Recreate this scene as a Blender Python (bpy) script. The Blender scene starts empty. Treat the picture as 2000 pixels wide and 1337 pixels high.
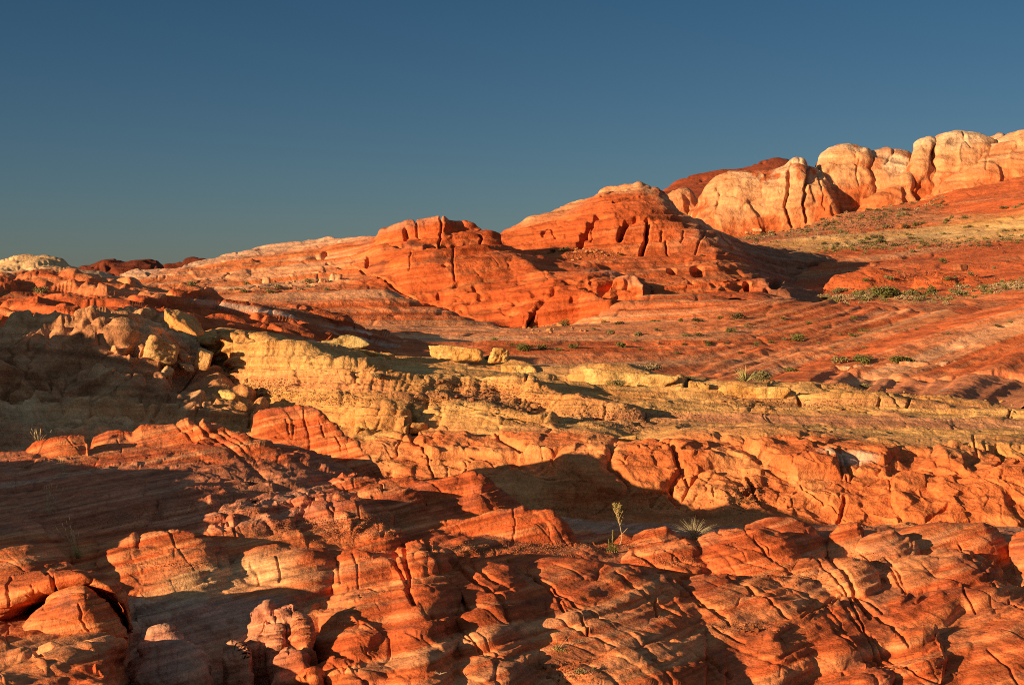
import bpy, math, random
import numpy as np

Q = 1.0                      # mesh density
F, HOR = 2747.0, 560.0       # focal length and horizon row, in pixels of the 2000 px wide picture
SC = bpy.context.scene
COL = SC.collection
R = math.radians

# ------------------------------------------------------------------ camera
cam = bpy.data.cameras.new("camera")
cam.sensor_width = 36.0
cam.lens = 18.0 * F / 1000.0
cam.shift_y = -(668.5 - HOR) / 2000.0
cam.clip_start, cam.clip_end = 0.5, 20000.0
camo = bpy.data.objects.new("camera", cam)
camo.rotation_euler = (R(90), 0, 0)
COL.objects.link(camo)
SC.camera = camo

# ------------------------------------------------------------------ sky and sun
SUN_EL, SUN_AZ = 11.6, 54.0           # azimuth: travel direction, degrees right of the view axis
wd = bpy.data.worlds.new("World")
SC.world = wd
wd.use_nodes = True
nt = wd.node_tree
bg = nt.nodes["Background"]
sky = nt.nodes.new("ShaderNodeTexSky")
sky.sky_type = 'NISHITA'
sky.sun_disc = False
sky.sun_elevation = R(SUN_EL)
sky.sun_rotation = R(180 + SUN_AZ)
sky.altitude = 600
sky.air_density, sky.dust_density, sky.ozone_density = 1.0, 0.3, 2.5
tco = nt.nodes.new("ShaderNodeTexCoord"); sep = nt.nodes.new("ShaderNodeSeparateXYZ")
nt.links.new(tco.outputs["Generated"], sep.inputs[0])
rmp = nt.nodes.new("ShaderNodeValToRGB")          # sky tint: dimmed within view, added brightness overhead fills the shadows
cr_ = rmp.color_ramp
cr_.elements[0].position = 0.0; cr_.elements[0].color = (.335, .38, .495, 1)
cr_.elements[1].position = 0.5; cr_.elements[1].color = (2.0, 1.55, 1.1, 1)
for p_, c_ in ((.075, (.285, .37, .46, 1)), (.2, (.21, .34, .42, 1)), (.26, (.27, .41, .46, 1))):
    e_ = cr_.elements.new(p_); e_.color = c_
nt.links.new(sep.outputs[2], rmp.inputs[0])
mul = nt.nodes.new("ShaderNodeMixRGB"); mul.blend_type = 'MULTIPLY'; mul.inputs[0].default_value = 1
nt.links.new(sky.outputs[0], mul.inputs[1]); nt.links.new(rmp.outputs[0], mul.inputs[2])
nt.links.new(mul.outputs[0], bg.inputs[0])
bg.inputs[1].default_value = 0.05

sd = np.array([math.sin(R(SUN_AZ)) * math.cos(R(SUN_EL)), math.cos(R(SUN_AZ)) * math.cos(R(SUN_EL)), -math.sin(R(SUN_EL))])
sl = bpy.data.lights.new("sun", 'SUN')
sl.energy = 5.0
sl.angle = R(0.5)
sl.color = (1.0, 0.69, 0.39)
so = bpy.data.objects.new("sun", sl)
from mathutils import Vector
so.rotation_euler = Vector(sd).to_track_quat('-Z', 'Y').to_euler()
so.location = (-40, -40, 30)
COL.objects.link(so)

SC.view_settings.view_transform = 'Standard'
SC.view_settings.look = 'None'
SC.view_settings.exposure = 1.06
SC.view_settings.gamma = 1.0
SC.cycles.use_denoising = False
SC.cycles.filter_width = 1.0
SC.cycles.sample_clamp_indirect = 4.0

# ------------------------------------------------------------------ noise
rng = np.random.default_rng(7)
TN = 64
TAB = rng.random(TN ** 3).astype(np.float32)
JIT = rng.random((32 ** 3, 3)).astype(np.float32) - 0.5
RND = rng.random((32 ** 3, 4)).astype(np.float32) - 0.5
f32 = np.float32

def vnoise(p):
    i = np.floor(p).astype(np.int32)
    f = (p - i).astype(f32)
    f = f * f * f * (f * (f * 6 - 15) + 10)
    x0, y0, z0 = (i[..., k] & 63 for k in range(3))
    x1, y1, z1 = (x0 + 1) & 63, (y0 + 1) & 63, (z0 + 1) & 63
    a, b = x0 * 4096, x1 * 4096
    c, d = y0 * 64, y1 * 64
    fx, fy, fz = f[..., 0], f[..., 1], f[..., 2]
    def lx(yy, zz):
        v0, v1 = TAB[a + yy + zz], TAB[b + yy + zz]
        return v0 + (v1 - v0) * fx
    e = lx(c, z0); e = e + (lx(d, z0) - e) * fy
    g = lx(c, z1); g = g + (lx(d, z1) - g) * fy
    return (e + (g - e) * fz) * 2 - 1

ROT = np.array([[.36, .48, -.8], [-.8, .6, 0], [.48, .64, .6]], f32)
def fbm(p, o=4, gain=.5, lac=2.03):
    p = np.asarray(p, f32)
    s, a, t = 0, 1, 0
    for k in range(o):
        s = s + a * vnoise(p + 17.3 * k)
        t += a
        a *= gain
        p = (p @ ROT) * lac
    return s / t

def ridged(p, o=4):
    p = np.asarray(p, f32)
    s, a, t = 0, 1, 0
    for k in range(o):
        s = s + a * (1 - np.abs(vnoise(p + 11.1 * k)) * 2)
        t += a; a *= .5; p = (p @ ROT) * 2.1
    return s / t

def voro(p, amp=.8):
    """nearest cell of a jittered grid: per-cell random vector, vector from cell centre, F2-F1"""
    p = np.asarray(p, f32)
    b = np.floor(p - .5).astype(np.int32)
    f1 = np.full(p.shape[:-1], 9, f32); f2 = f1.copy()
    idb = np.zeros(p.shape[:-1], np.int32)
    dv = np.zeros(p.shape, f32)
    for dx in (0, 1):
        for dy in (0, 1):
            for dz in (0, 1):
                c = b + np.array([dx, dy, dz], np.int32)
                h = ((c[..., 0] & 31) * 32 + (c[..., 1] & 31)) * 32 + (c[..., 2] & 31)
                v = p - (c + f32(.5) + JIT[h] * f32(amp))
                d = np.einsum('...k,...k->...', v, v)
                m = d < f1
                f2 = np.where(m, f1, np.minimum(f2, d))
                f1 = np.where(m, d, f1)
                idb = np.where(m, h, idb)
                dv = np.where(m[..., None], v, dv)
    return RND[idb], dv, np.sqrt(f2) - np.sqrt(f1)

def sstep(a, b, x):
    t = np.clip((x - a) / (b - a), 0, 1)
    return t * t * (3 - 2 * t)

def n1(x, seed=0.):
    q = np.zeros(np.shape(x) + (3,), f32)
    q[..., 0] = x; q[..., 1] = seed
    return vnoise(q)

def smooth(a, sig, axis):
    if sig <= .3: return a
    k = int(3 * sig + 1)
    w = np.exp(-.5 * (np.arange(-k, k + 1) / sig) ** 2); w /= w.sum()
    a = np.moveaxis(a, axis, 0)
    # reflect about the end values so that the ends stay put
    pad = np.concatenate([2 * a[:1] - a[k:0:-1], a, 2 * a[-1:] - a[-2:-k - 2:-1]]) if a.shape[0] > k + 1 else np.concatenate([a[:1].repeat(k, 0), a, a[-1:].repeat(k, 0)])
    o = sum(w[j] * pad[j:j + a.shape[0]] for j in range(2 * k + 1))
    return np.moveaxis(o, 0, axis)

# ------------------------------------------------------------------ palette (albedo)
def C(*v): return np.array(v, f32)
RED, ORA, DEEP = C(.50, .115, .032), C(.60, .20, .062), C(.30, .06, .02)
PINK, YEL, PALE = C(.56, .26, .135), C(.58, .35, .105), C(.62, .44, .20)
CREAM, GREY, BRN = C(.66, .50, .32), C(.40, .30, .23), C(.20, .075, .035)
def mix(a, b, t):
    t = np.asarray(t)[..., None]
    return a + (b - a) * t

# ------------------------------------------------------------------ materials
def nd(t, typ, **kw):
    n = t.nodes.new(typ)
    for k, v in kw.items(): setattr(n, k, v)
    return n

def rock_material(name, s, bump=.6, bed=(0, 0, 1), strata=.25, varnish=.25):
    """sandstone: colour attribute of the bed x blotches x fine bedding; s = size in metres of the fine relief"""
    m = bpy.data.materials.new(name); m.use_nodes = True
    t = m.node_tree; L = t.links.new
    b = t.nodes["Principled BSDF"]
    b.inputs["Roughness"].default_value = .92
    b.inputs["Specular IOR Level"].default_value = .12
    at = nd(t, "ShaderNodeAttribute", attribute_name="Col")
    tc = nd(t, "ShaderNodeTexCoord")
    no = nd(t, "ShaderNodeTexNoise"); no.inputs["Scale"].default_value = .22 / s; no.inputs["Detail"].default_value = 6; no.inputs["Roughness"].default_value = .6
    L(tc.outputs["Object"], no.inputs["Vector"])
    r1 = nd(t, "ShaderNodeMapRange"); r1.inputs[1].default_value = .3; r1.inputs[2].default_value = .7; r1.inputs[3].default_value = 1 - varnish; r1.inputs[4].default_value = 1 + varnish * .7
    L(no.outputs[0], r1.inputs[0])
    # bedding coordinate
    mp = nd(t, "ShaderNodeMapping", vector_type='TEXTURE')
    bv = Vector(bed).normalized()
    mp.inputs["Rotation"].default_value = bv.to_track_quat('Z', 'Y').to_euler()
    mp.inputs["Scale"].default_value = (26 * s, 26 * s, 1.1 * s)
    L(tc.outputs["Object"], mp.inputs["Vector"])
    n2 = nd(t, "ShaderNodeTexNoise"); n2.inputs["Scale"].default_value = 1.; n2.inputs["Detail"].default_value = 5; n2.inputs["Distortion"].default_value = .3
    L(mp.outputs[0], n2.inputs["Vector"])
    r2 = nd(t, "ShaderNodeMapRange"); r2.inputs[1].default_value = .3; r2.inputs[2].default_value = .7; r2.inputs[3].default_value = 1 - strata; r2.inputs[4].default_value = 1 + strata
    L(n2.outputs[0], r2.inputs[0])
    n4 = nd(t, "ShaderNodeTexNoise"); n4.inputs["Scale"].default_value = 1.3 / s; n4.inputs["Detail"].default_value = 4; n4.inputs["Roughness"].default_value = .7
    L(tc.outputs["Object"], n4.inputs["Vector"])
    r4 = nd(t, "ShaderNodeMapRange"); r4.inputs[1].default_value = .3; r4.inputs[2].default_value = .7; r4.inputs[3].default_value = .72; r4.inputs[4].default_value = 1.2
    L(n4.outputs[0], r4.inputs[0])
    mg = nd(t, "ShaderNodeMath", operation='MULTIPLY'); L(r1.outputs[0], mg.inputs[0]); L(r4.outputs[0], mg.inputs[1])
    mu = nd(t, "ShaderNodeMath", operation='MULTIPLY'); L(mg.outputs[0], mu.inputs[0]); L(r2.outputs[0], mu.inputs[1])
    vm = nd(t, "ShaderNodeVectorMath", operation='SCALE'); L(at.outputs["Color"], vm.inputs[0]); L(mu.outputs[0], vm.inputs[3])
    L(vm.outputs[0], b.inputs["Base Color"])
    n3 = nd(t, "ShaderNodeTexNoise"); n3.inputs["Scale"].default_value = 1. / s; n3.inputs["Detail"].default_value = 7; n3.inputs["Roughness"].default_value = .62
    L(tc.outputs["Object"], n3.inputs["Vector"])
    ad = nd(t, "ShaderNodeMath", operation='MULTIPLY_ADD'); L(n2.outputs[0], ad.inputs[0]); ad.inputs[1].default_value = .7; L(n3.outputs[0], ad.inputs[2])
    bm = nd(t, "ShaderNodeBump"); bm.inputs["Strength"].default_value = bump; bm.inputs["Distance"].default_value = s * .55
    L(ad.outputs[0], bm.inputs["Height"]); L(bm.outputs[0], b.inputs["Normal"])
    return m

def plain_material(name, rough=.8, var=.25, scale=6, trans=0):
    m = bpy.data.materials.new(name); m.use_nodes = True
    t = m.node_tree; L = t.links.new
    b = t.nodes["Principled BSDF"]; b.inputs["Roughness"].default_value = rough; b.inputs["Specular IOR Level"].default_value = .2
    at = nd(t, "ShaderNodeAttribute", attribute_name="Col")
    tc = nd(t, "ShaderNodeTexCoord")
    no = nd(t, "ShaderNodeTexNoise"); no.inputs["Scale"].default_value = scale; L(tc.outputs["Object"], no.inputs["Vector"])
    r1 = nd(t, "ShaderNodeMapRange"); r1.inputs[1].default_value = .3; r1.inputs[2].default_value = .7; r1.inputs[3].default_value = 1 - var; r1.inputs[4].default_value = 1 + var
    L(no.outputs[0], r1.inputs[0])
    vm = nd(t, "ShaderNodeVectorMath", operation='SCALE'); L(at.outputs["Color"], vm.inputs[0]); L(r1.outputs[0], vm.inputs[3])
    L(vm.outputs[0], b.inputs["Base Color"])
    return m

BED = (-.24, .16, 1.)
M_NEAR = rock_material("sandstone_near", .045, .9, BED, .40, .26)
M_WASH = rock_material("sandstone_wash", .12, 1., (.02, .05, 1), .2, .24)
M_MID = rock_material("sandstone_mid", .48, .62, (-.06, .1, 1), .34, .24)
M_FAR = rock_material("sandstone_far", 1.1, .8, (-.05, .05, 1), .2, .22)
M_PLANT = plain_material("plant", .75, .3, 9)
M_STRAW = plain_material("straw", .7, .15, 9)

# ------------------------------------------------------------------ mesh helpers
def tag(o, label=None, cat=None, group=None, kind=None):
    if label: o["label"] = label
    if cat: o["category"] = cat
    if group: o["group"] = group
    if kind: o["kind"] = kind
    return o

def mesh_from(name, V, Fc, col=None, mat=None, smooth_=True):
    me = bpy.data.meshes.new(name)
    V = np.ascontiguousarray(V, f32); Fc = np.ascontiguousarray(Fc, np.int32)
    n = Fc.shape[1]
    me.vertices.add(len(V)); me.vertices.foreach_set("co", V.ravel())
    me.loops.add(Fc.size); me.loops.foreach_set("vertex_index", Fc.ravel())
    me.polygons.add(len(Fc)); me.polygons.foreach_set("loop_start", np.arange(0, Fc.size, n, dtype=np.int32))
    me.update(calc_edges=True)
    if smooth_: me.polygons.foreach_set("use_smooth", np.ones(len(Fc), bool))
    if col is not None:
        a = me.attributes.new("Col", 'FLOAT_COLOR', 'POINT')
        c4 = np.ones((len(V), 4), f32); c4[:, :3] = np.clip(col, 0.004, .85)
        a.data.foreach_set("color", c4.ravel())
    if mat: me.materials.append(mat)
    return me

def obj(name, me, parent=None, loc=None):
    o = bpy.data.objects.new(name, me)
    if parent is not None: o.parent = parent
    if loc is not None: o.location = loc
    COL.objects.link(o)
    return o

def split_obj(name, V, Fc, col, mat):
    used = np.unique(Fc)
    re = np.zeros(len(V), np.int32); re[used] = np.arange(len(used))
    return obj(name, mesh_from(name, V[used], re[Fc], col[used], mat))

# ------------------------------------------------------------------ sheets of bedrock
SH = {}
def P(px, py, Y): return np.array([(px - 1000) / F * Y, Y, (HOR - py) / F * Y])

def line(spec, px):
    a = np.array(spec, float)
    return np.interp(px, a[:, 0], a[:, 1]), np.interp(px, a[:, 0], a[:, 2])

def ridge_z(px, Yd, r):
    pts = np.array(r['c'], float)
    Yc = np.interp(px, pts[:, 0], pts[:, 2]); pyc = np.interp(px, pts[:, 0], pts[:, 1])
    inside = (px >= pts[0, 0]) & (px <= pts[-1, 0])
    zc = (HOR - pyc) / F * Yc
    d = (Yc - Yd)
    ii = np.where(inside.ravel())[0]
    zs = zc.ravel().copy()
    if len(ii) > 4:
        seg = zs[ii[0]:ii[-1] + 1]; q_ = min(16, len(seg) // 3)
        zs[ii[0]:ii[-1] + 1] = smooth(np.concatenate([seg[:1].repeat(40), seg, seg[-1:].repeat(40)]), q_, 0)[40:-40]
    wgt = sstep(0, .55, d / r.get('wf', 1.))
    zc = zc + (zs.reshape(zc.shape) - zc) * wgt
    z = zc - np.where(d > 0, r.get('hf', 1.) * (np.abs(d) / r.get('wf', 1.)) ** r.get('pf', 2.), r.get('hb', 1.) * (np.abs(d) / r.get('wb', .6)) ** r.get('pb', 1.5))
    ed = np.minimum(px - pts[0, 0], pts[-1, 0] - px)
    z = z - 1.2 * r.get('hf', 1.) * np.clip(1 - ed / 7., 0, 1) ** 2
    return np.where(inside, z, -1e3)

def columns(px0, px1, dpx, ext):
    px = list(np.arange(px0, px1 + dpx * .5, dpx)); l, r = [], []
    x, d = px0, dpx
    while x > px0 - ext[0]: d = min(d * 1.1, 9.); x -= d; l.append(x)
    x, d = px[-1], dpx
    while x < px1 + ext[1]: d = min(d * 1.1, 9.); x += d; r.append(x)
    return np.array(l[::-1] + px + r)

def sheet(lines, px0, px1, dpx, nrows, ridges=(), ext=(0, 0), ssm=.18, csm=4., k=.05, back=(8, 3.0), M=420):
    """columns px0..px1; lines front to back, each [(px, py, Y)...]; returns grid of points P (rows, cols, 3)"""
    dpx = dpx / Q; nrows = int(nrows * Q)
    px = columns(px0, px1, dpx, ext)
    Ls = [line(l, px) for l in lines]
    Y = np.array([l[1] for l in Ls]); Z = np.array([(HOR - l[0]) / F * l[1] for l in Ls])
    if back:       # the far side drops behind the crest
        Y = np.vstack([Y, Y[-1:] + back[0] * .35, Y[-1:] + back[0]]); Z = np.vstack([Z, Z[-1:] - back[1] * .3, Z[-1:] - back[1]])
    Y = smooth(Y, csm / dpx, 1); Z = smooth(Z, csm / dpx, 1)
    K = len(Y)
    s = np.linspace(0, K - 1, M)
    i = np.minimum(s.astype(int), K - 2); f = (s - i)[:, None]
    Yd = Y[i] * (1 - f) + Y[i + 1] * f; Zd = Z[i] * (1 - f) + Z[i + 1] * f
    sg = ssm * M / K
    Yd = smooth(Yd, sg, 0); Zd = smooth(Zd, sg, 0)
    win = np.full(Yd.shape, -1, np.int16)
    for n, r in enumerate(ridges):
        zr = ridge_z(px[None, :], Yd, r)
        kk = r.get('k', k)
        h = np.clip(.5 + .5 * (zr - Zd) / kk, 0, 1)
        win = np.where(zr > Zd, n, win)
        Zd = Zd * (1 - h) + zr * h + kk * h * (1 - h)
    pyd = HOR - Zd / Yd * F
    dpy = np.diff(pyd, axis=0)
    dw = np.where(dpy > 0, .35, 1.) * np.abs(dpy) + .10 * F * np.diff(Yd, axis=0) / Yd[1:] * .25 + .02
    arc = np.vstack([np.zeros(len(px)), np.cumsum(dw, 0)])
    arc = smooth(arc, 9., 1)
    arc = arc / arc[-1:]
    q = np.linspace(0, 1, nrows)
    Yr = np.empty((nrows, len(px))); Zr = Yr.copy(); Sr = Yr.copy(); Wr = np.empty(Yr.shape, np.int16)
    for c in range(len(px)):
        Yr[:, c] = np.interp(q, arc[:, c], Yd[:, c]); Zr[:, c] = np.interp(q, arc[:, c], Zd[:, c]); Sr[:, c] = np.interp(q, arc[:, c], s)
        Wr[:, c] = win[np.clip(np.searchsorted(arc[:, c], q), 0, M - 1), c]
    X = (px[None, :] - 1000) / F * Yr
    g = dict(P=np.stack([X, Yr, Zr], -1).astype(f32), px=np.broadcast_to(px[None, :], Yr.shape).astype(f32), s=Sr.astype(f32), win=Wr, cx=px)
    g['py'] = (HOR - Zr / Yr * F).astype(f32)
    g['N'] = normals(g['P'])
    return g

def normals(Pg):
    du = np.gradient(Pg, axis=1); dv = np.gradient(Pg, axis=0)
    n = np.cross(du, dv)
    return (n / (np.linalg.norm(n, axis=-1, keepdims=True) + 1e-9)).astype(f32)

def blocks(p, n, size, off, crack, tilt=.25, pillow=0., warp=.25, cw=.10, rot=0., seed=0., soft=.14):
    """jointed blocks: anisotropic 3D cells, each lifted and tilted by its own amount, joints between them"""
    sz = np.array(size, f32)
    q = p
    if rot:
        c, s_ = math.cos(rot), math.sin(rot)
        q = np.stack([p[..., 0] * c - p[..., 1] * s_, p[..., 0] * s_ + p[..., 1] * c, p[..., 2]], -1)
    m = sz.mean()
    w = np.stack([fbm(q / (sz * 1.3) + 5.1 + seed, 2), fbm(q / (sz * 1.3) + 31.7 + seed, 2), fbm(q / (sz * 1.3) + 57.9 + seed, 2)], -1) * warp
    rnd, dv, e = voro(q / sz + w + seed)
    d = (off * 2 * rnd[..., 0] + off * tilt * 4 * (rnd[..., 1:] * dv).sum(-1)) * sstep(0, soft, e)
    d -= crack * (.25 + sstep(-.15, .35, fbm(q / (sz * .8) + 77 + seed, 2))) * np.clip(1 - e / cw, 0, 1) ** 1.5
    if pillow: d += pillow * (1 - np.exp(-e / .22))
    return d.astype(f32), rnd[..., 3], e

def bedc(p, bed=BED, warp=.25, ws=3.):
    b = np.array(bed, f32); b /= np.linalg.norm(b)
    return p @ b + warp * fbm(p / ws + 9.7, 2)

def ledges(w, scales, seed=0.):
    d = 0
    for sc, a in scales:
        v = n1(w / sc, seed + sc)
        d = d + a * np.tanh(v * 2.2)
    return d

def cracks(g, D, specs, f=1.):
    """explicit joints: polyline in picture coordinates of this sheet, (points, width px, depth m)"""
    for pts, wpx, dep in specs:
        pts = np.array(pts, float)
        x0, y0 = pts.min(0) - 4 * wpx; x1, y1 = pts.max(0) + 4 * wpx
        m = (g['px'] > x0) & (g['px'] < x1) & (g['py'] > y0) & (g['py'] < y1)
        if not m.any(): continue
        x, y = g['px'][m], g['py'][m]
        x = x + 2.2 * n1(y / 9., 3.3) ; y = y + 1.5 * n1(x / 11., 8.1)
        best = np.full(x.shape, 1e9)
        for a, b in zip(pts[:-1], pts[1:]):
            ab = b - a
            t = np.clip(((x - a[0]) * ab[0] + (y - a[1]) * ab[1]) / (ab @ ab), 0, 1)
            best = np.minimum(best, np.hypot(x - a[0] - t * ab[0], y - a[1] - t * ab[1]))
        D[m] -= f * dep * np.clip(1 - best / wpx, 0, 1) ** .7

def finish(name, g, D, colf, mat, label=None, cat=None, kind=None, parts=None):
    D = smooth(smooth(D, .75, 0), .75, 1)
    Pn = g['P'] + g['N'] * D[..., None].astype(f32)
    g['P0'] = g['P']; g['P'] = Pn
    g['PX'] = 1000 + Pn[..., 0] / Pn[..., 1] * F; g['PY'] = HOR - Pn[..., 2] / Pn[..., 1] * F
    col = colf(g)
    nr, nc = Pn.shape[:2]
    idx = np.arange(nr * nc, dtype=np.int32).reshape(nr, nc)
    Fc = np.stack([idx[:-1, :-1], idx[:-1, 1:], idx[1:, 1:], idx[1:, :-1]], -1).reshape(-1, 4)
    V = Pn.reshape(-1, 3); col = np.broadcast_to(col, Pn.shape).reshape(-1, 3)
    g['V'] = None
    SH[name] = g
    if parts is None:
        o = obj(name, mesh_from(name, V, Fc, col, mat))
        tag(o, label, cat, None, kind)
        return o
    w = np.full(nr * nc, -1)
    for rid in parts:
        w[(g['win'] == rid).ravel()] = rid
    wf = w[Fc].max(1)
    base = split_obj(name, V, Fc[wf < 0], col, mat); tag(base, label, cat, None, kind)
    for rid, (nm, lb, ct) in parts.items():
        sel = Fc[wf == rid]
        if len(sel) > 30:
            o = split_obj(nm, V, sel, col, mat); tag(o, lb, ct)
    return base

def at(name, px, py, top=False):
    """a point of the bedrock seen at (px, py)"""
    g = SH[name]
    c = int(np.clip(np.searchsorted(g['cx'], px), 0, len(g['cx']) - 1))
    j = int(np.argmin(np.abs(g['PY'][:, c] - py) + .002 * np.arange(g['PY'].shape[0])))
    return g['P'][j, c].astype(float), g['N'][j, c].astype(float)
# ================================================================== THE LAND, far to near
def n_(g, s, o=3, off=0.): return fbm(g['P'] / s + off, o)

# ---- base ground out to the horizon, below everything
def ground():
    xs = np.linspace(-6000, 6000, 41); ys = np.linspace(-300, 9000, 41)
    X, Y = np.meshgrid(xs, ys)
    Z = np.full_like(X, -9.5)
    idx = np.arange(41 * 41).reshape(41, 41)
    Fc = np.stack([idx[:-1, :-1], idx[:-1, 1:], idx[1:, 1:], idx[1:, :-1]], -1).reshape(-1, 4)
    V = np.stack([X, Y, Z], -1).reshape(-1, 3)
    tag(obj("ground", mesh_from("ground", V, Fc, np.broadcast_to(ORA * .8, V.shape), M_FAR)), kind="structure")
ground()

# ---- dark hills on the skyline
def dark_hill(name, crest, Y, base, label, tone=1., rough=1.):
    a = np.array(crest, float)
    lines = [[(x, base, Y - 60) for x in (a[0, 0], a[-1, 0])],
             [(x, y + (base - y) * .45, Y - 25) for x, y in crest],
             [(x, y + (base - y) * .12, Y - 6) for x, y in crest],
             [(x, y, Y) for x, y in crest]]
    g = sheet(lines, a[0, 0], a[-1, 0], 1.6, 70, ssm=.3, csm=2.5, back=(40, 20))
    p = g['P']
    D = 3.5 * rough * fbm(p / 22, 4) + blocks(p, g['N'], (14, 14, 8), 1.6 * rough, 1.5)[0] + ledges(bedc(p, (0, .1, 1), 2, 20), [(5, .5), (2, .3)])
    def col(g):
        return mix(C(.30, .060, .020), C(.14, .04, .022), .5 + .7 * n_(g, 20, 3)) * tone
    return finish(name, g, D, col, M_FAR, label, "hill")
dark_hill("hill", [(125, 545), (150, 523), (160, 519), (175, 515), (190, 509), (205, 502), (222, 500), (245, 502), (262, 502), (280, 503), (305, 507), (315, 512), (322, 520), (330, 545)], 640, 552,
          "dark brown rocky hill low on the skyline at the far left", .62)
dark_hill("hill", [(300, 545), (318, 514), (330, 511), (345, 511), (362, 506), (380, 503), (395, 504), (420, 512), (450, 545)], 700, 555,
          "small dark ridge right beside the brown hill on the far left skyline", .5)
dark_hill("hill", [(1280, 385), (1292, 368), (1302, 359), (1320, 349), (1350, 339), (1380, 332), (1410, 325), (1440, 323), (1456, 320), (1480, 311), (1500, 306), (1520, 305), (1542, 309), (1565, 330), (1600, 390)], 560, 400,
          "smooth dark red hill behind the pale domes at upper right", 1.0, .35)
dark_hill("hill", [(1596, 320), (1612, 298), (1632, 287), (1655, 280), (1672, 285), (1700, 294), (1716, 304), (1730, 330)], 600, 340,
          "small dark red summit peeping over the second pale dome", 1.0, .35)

# ---- pale domes at upper right
def dome(crest, base, Yf, depth, label, joints=(), pale=0., end=.07, red=.5, seed=0., ec=4):
    a = np.array(crest, float); x0, x1 = a[0, 0], a[-1, 0]
    xs = np.linspace(x0, x1, 60)
    cy = np.interp(xs, a[:, 0], a[:, 1]); by = np.interp(xs, *np.array(base, float).T)
    by = np.maximum(by, cy + 1)
    t = (xs - x0) / (x1 - x0) * 2 - 1
    rec = end * depth * (1 - np.sqrt(np.clip(1 - np.abs(t) ** 4, 0, 1)))
    lines = []
    for k, a_ in enumerate((-.12, .0, .2, .42, .62, .8, .92, 1.)):
        z = min(1., a_) if a_ < 0 else math.sin(a_ * math.pi / 2) ** 1.0
        Y = Yf + rec + depth * (1 - math.cos(max(a_, 0) * math.pi / 2)) * 1.0
        lines.append([(x, b + (c - b) * (a_ if a_ < 0 else z), y) for x, b, c, y in zip(xs, by, cy, Y)])
    g = sheet(lines, x0, x1, 1.4, max(40, int((by - cy).max() * .75)), ssm=.2, csm=2.2, back=(25, 14))
    p = g['P']
    D = 2.2 * fbm(p / 26 + seed, 3) + .9 * fbm(p / 7 + seed, 5, .55) + ledges(bedc(p, (.25, .1, 1), 1.5, 20), [(3.4, .3), (1.6, .24), (.8, .14)], seed)
    b_, r_, e_ = blocks(p, g['N'], (11, 11, 17), .9, .5, tilt=.5, warp=.7, soft=.08, cw=.03, seed=seed + 3.3)
    D = D + .7 * ridged(p / C(9, 9, 20) + seed, 4) + b_
    cracks(g, D, joints)
    def col(g):
        v = sstep(.15, 1., (np.interp(g['px'], *np.array(base, float).T) - g['py']) / 90. + .55 * n_(g, 14, 4, seed)) # paler upwards: bleached cap bed
        c = mix(C(.52, .185, .07), C(.55, .27, .125), v)
        c = mix(c, C(.57, .38, .23), sstep(.1, .75, pale + .8 * n_(g, 18, 3, 4 + seed) + .006 * (470 - g['py']) - .72))
        st = sstep(.0, .3, fbm(g['P'] / C(7, 7, 13) + 8 + seed, 5, .6) + .25 * (1 - v) - .1)
        c = mix(c, C(.40, .10, .03), st * min(1, red * 1.8))
        return c * (1 + .10 * n1(bedc(g['P'], (.25, .1, 1), 2, 18) / .8)[..., None])
    return finish("rock_dome", g, D, col, M_FAR, label, "rock dome")
dome([(1300, 418), (1304, 385), (1315, 375), (1330, 371), (1345, 377), (1356, 389), (1364, 400), (1368, 425)], [(1300, 428), (1368, 436)], 436, 10,
     "small low cream dome squeezed between the red butte and the split dome", pale=.5, red=.15)
dome([(1325, 470), (1345, 436), (1352, 416), (1362, 392), (1376, 370), (1396, 352), (1426, 337), (1460, 331), (1500, 332), (1519, 328), (1533, 322), (1545, 311), (1556, 307), (1568, 308), (1576, 320), (1590, 325), (1604, 328), (1614, 336), (1624, 356), (1634, 382), (1641, 405), (1646, 425)],
     [(1325, 478), (1440, 468), (1540, 450), (1646, 425)], 414, 20, "broad pale orange dome with two dark vertical cracks near its right end",
     joints=[([(1545, 318), (1541, 345), (1540, 365), (1535, 385), (1534, 405), (1542, 425), (1548, 442)], 2.6, 3.), ([(1578, 325), (1577, 352), (1572, 375), (1571, 400), (1577, 432)], 3.2, 2.5), ([(1566, 338), (1590, 352), (1612, 345)], 1.6, 1.), ([(1404, 372), (1398, 395)], 2., 1.), ([(1600, 335), (1606, 370), (1612, 410)], 1.6, 1.)], red=.75, seed=1.)
dome([(1575, 390), (1587, 345), (1595, 322), (1606, 306), (1622, 293), (1640, 287), (1658, 285), (1676, 288), (1694, 293), (1700, 303), (1704, 330), (1708, 370), (1712, 400)], [(1575, 420), (1712, 400)], 426, 18,
     "tall pale dome behind the dark cleft, capped by a dark red summit", joints=[([(1668, 296), (1676, 312), (1674, 340), (1680, 362)], 1.6, .9), ([(1618, 330), (1630, 352), (1640, 380)], 1.3, .6)], pale=.1, red=.5, seed=2.)
dome([(1665, 400), (1680, 345), (1690, 315), (1700, 300), (1718, 292), (1738, 287), (1762, 286), (1780, 291), (1786, 300), (1792, 330), (1798, 380)], [(1665, 408), (1798, 395)], 428, 18,
     "cream topped dome between the tall dome and the orange pillar", joints=[([(1745, 292), (1735, 310), (1728, 320)], 2., 1.2)], pale=.35, red=.3, seed=3.)
dome([(1770, 385), (1780, 330), (1784, 298), (1788, 283), (1800, 276), (1815, 273), (1824, 277), (1829, 300), (1833, 340), (1838, 390)], [(1770, 400), (1838, 390)], 425, 14,
     "narrow orange rock pillar between two rounded domes", joints=[([(1800, 283), (1804, 292), (1812, 288)], 1.8, 1.), ([(1826, 285), (1824, 330)], 1.5, .7)], red=.8, seed=4.)
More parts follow.
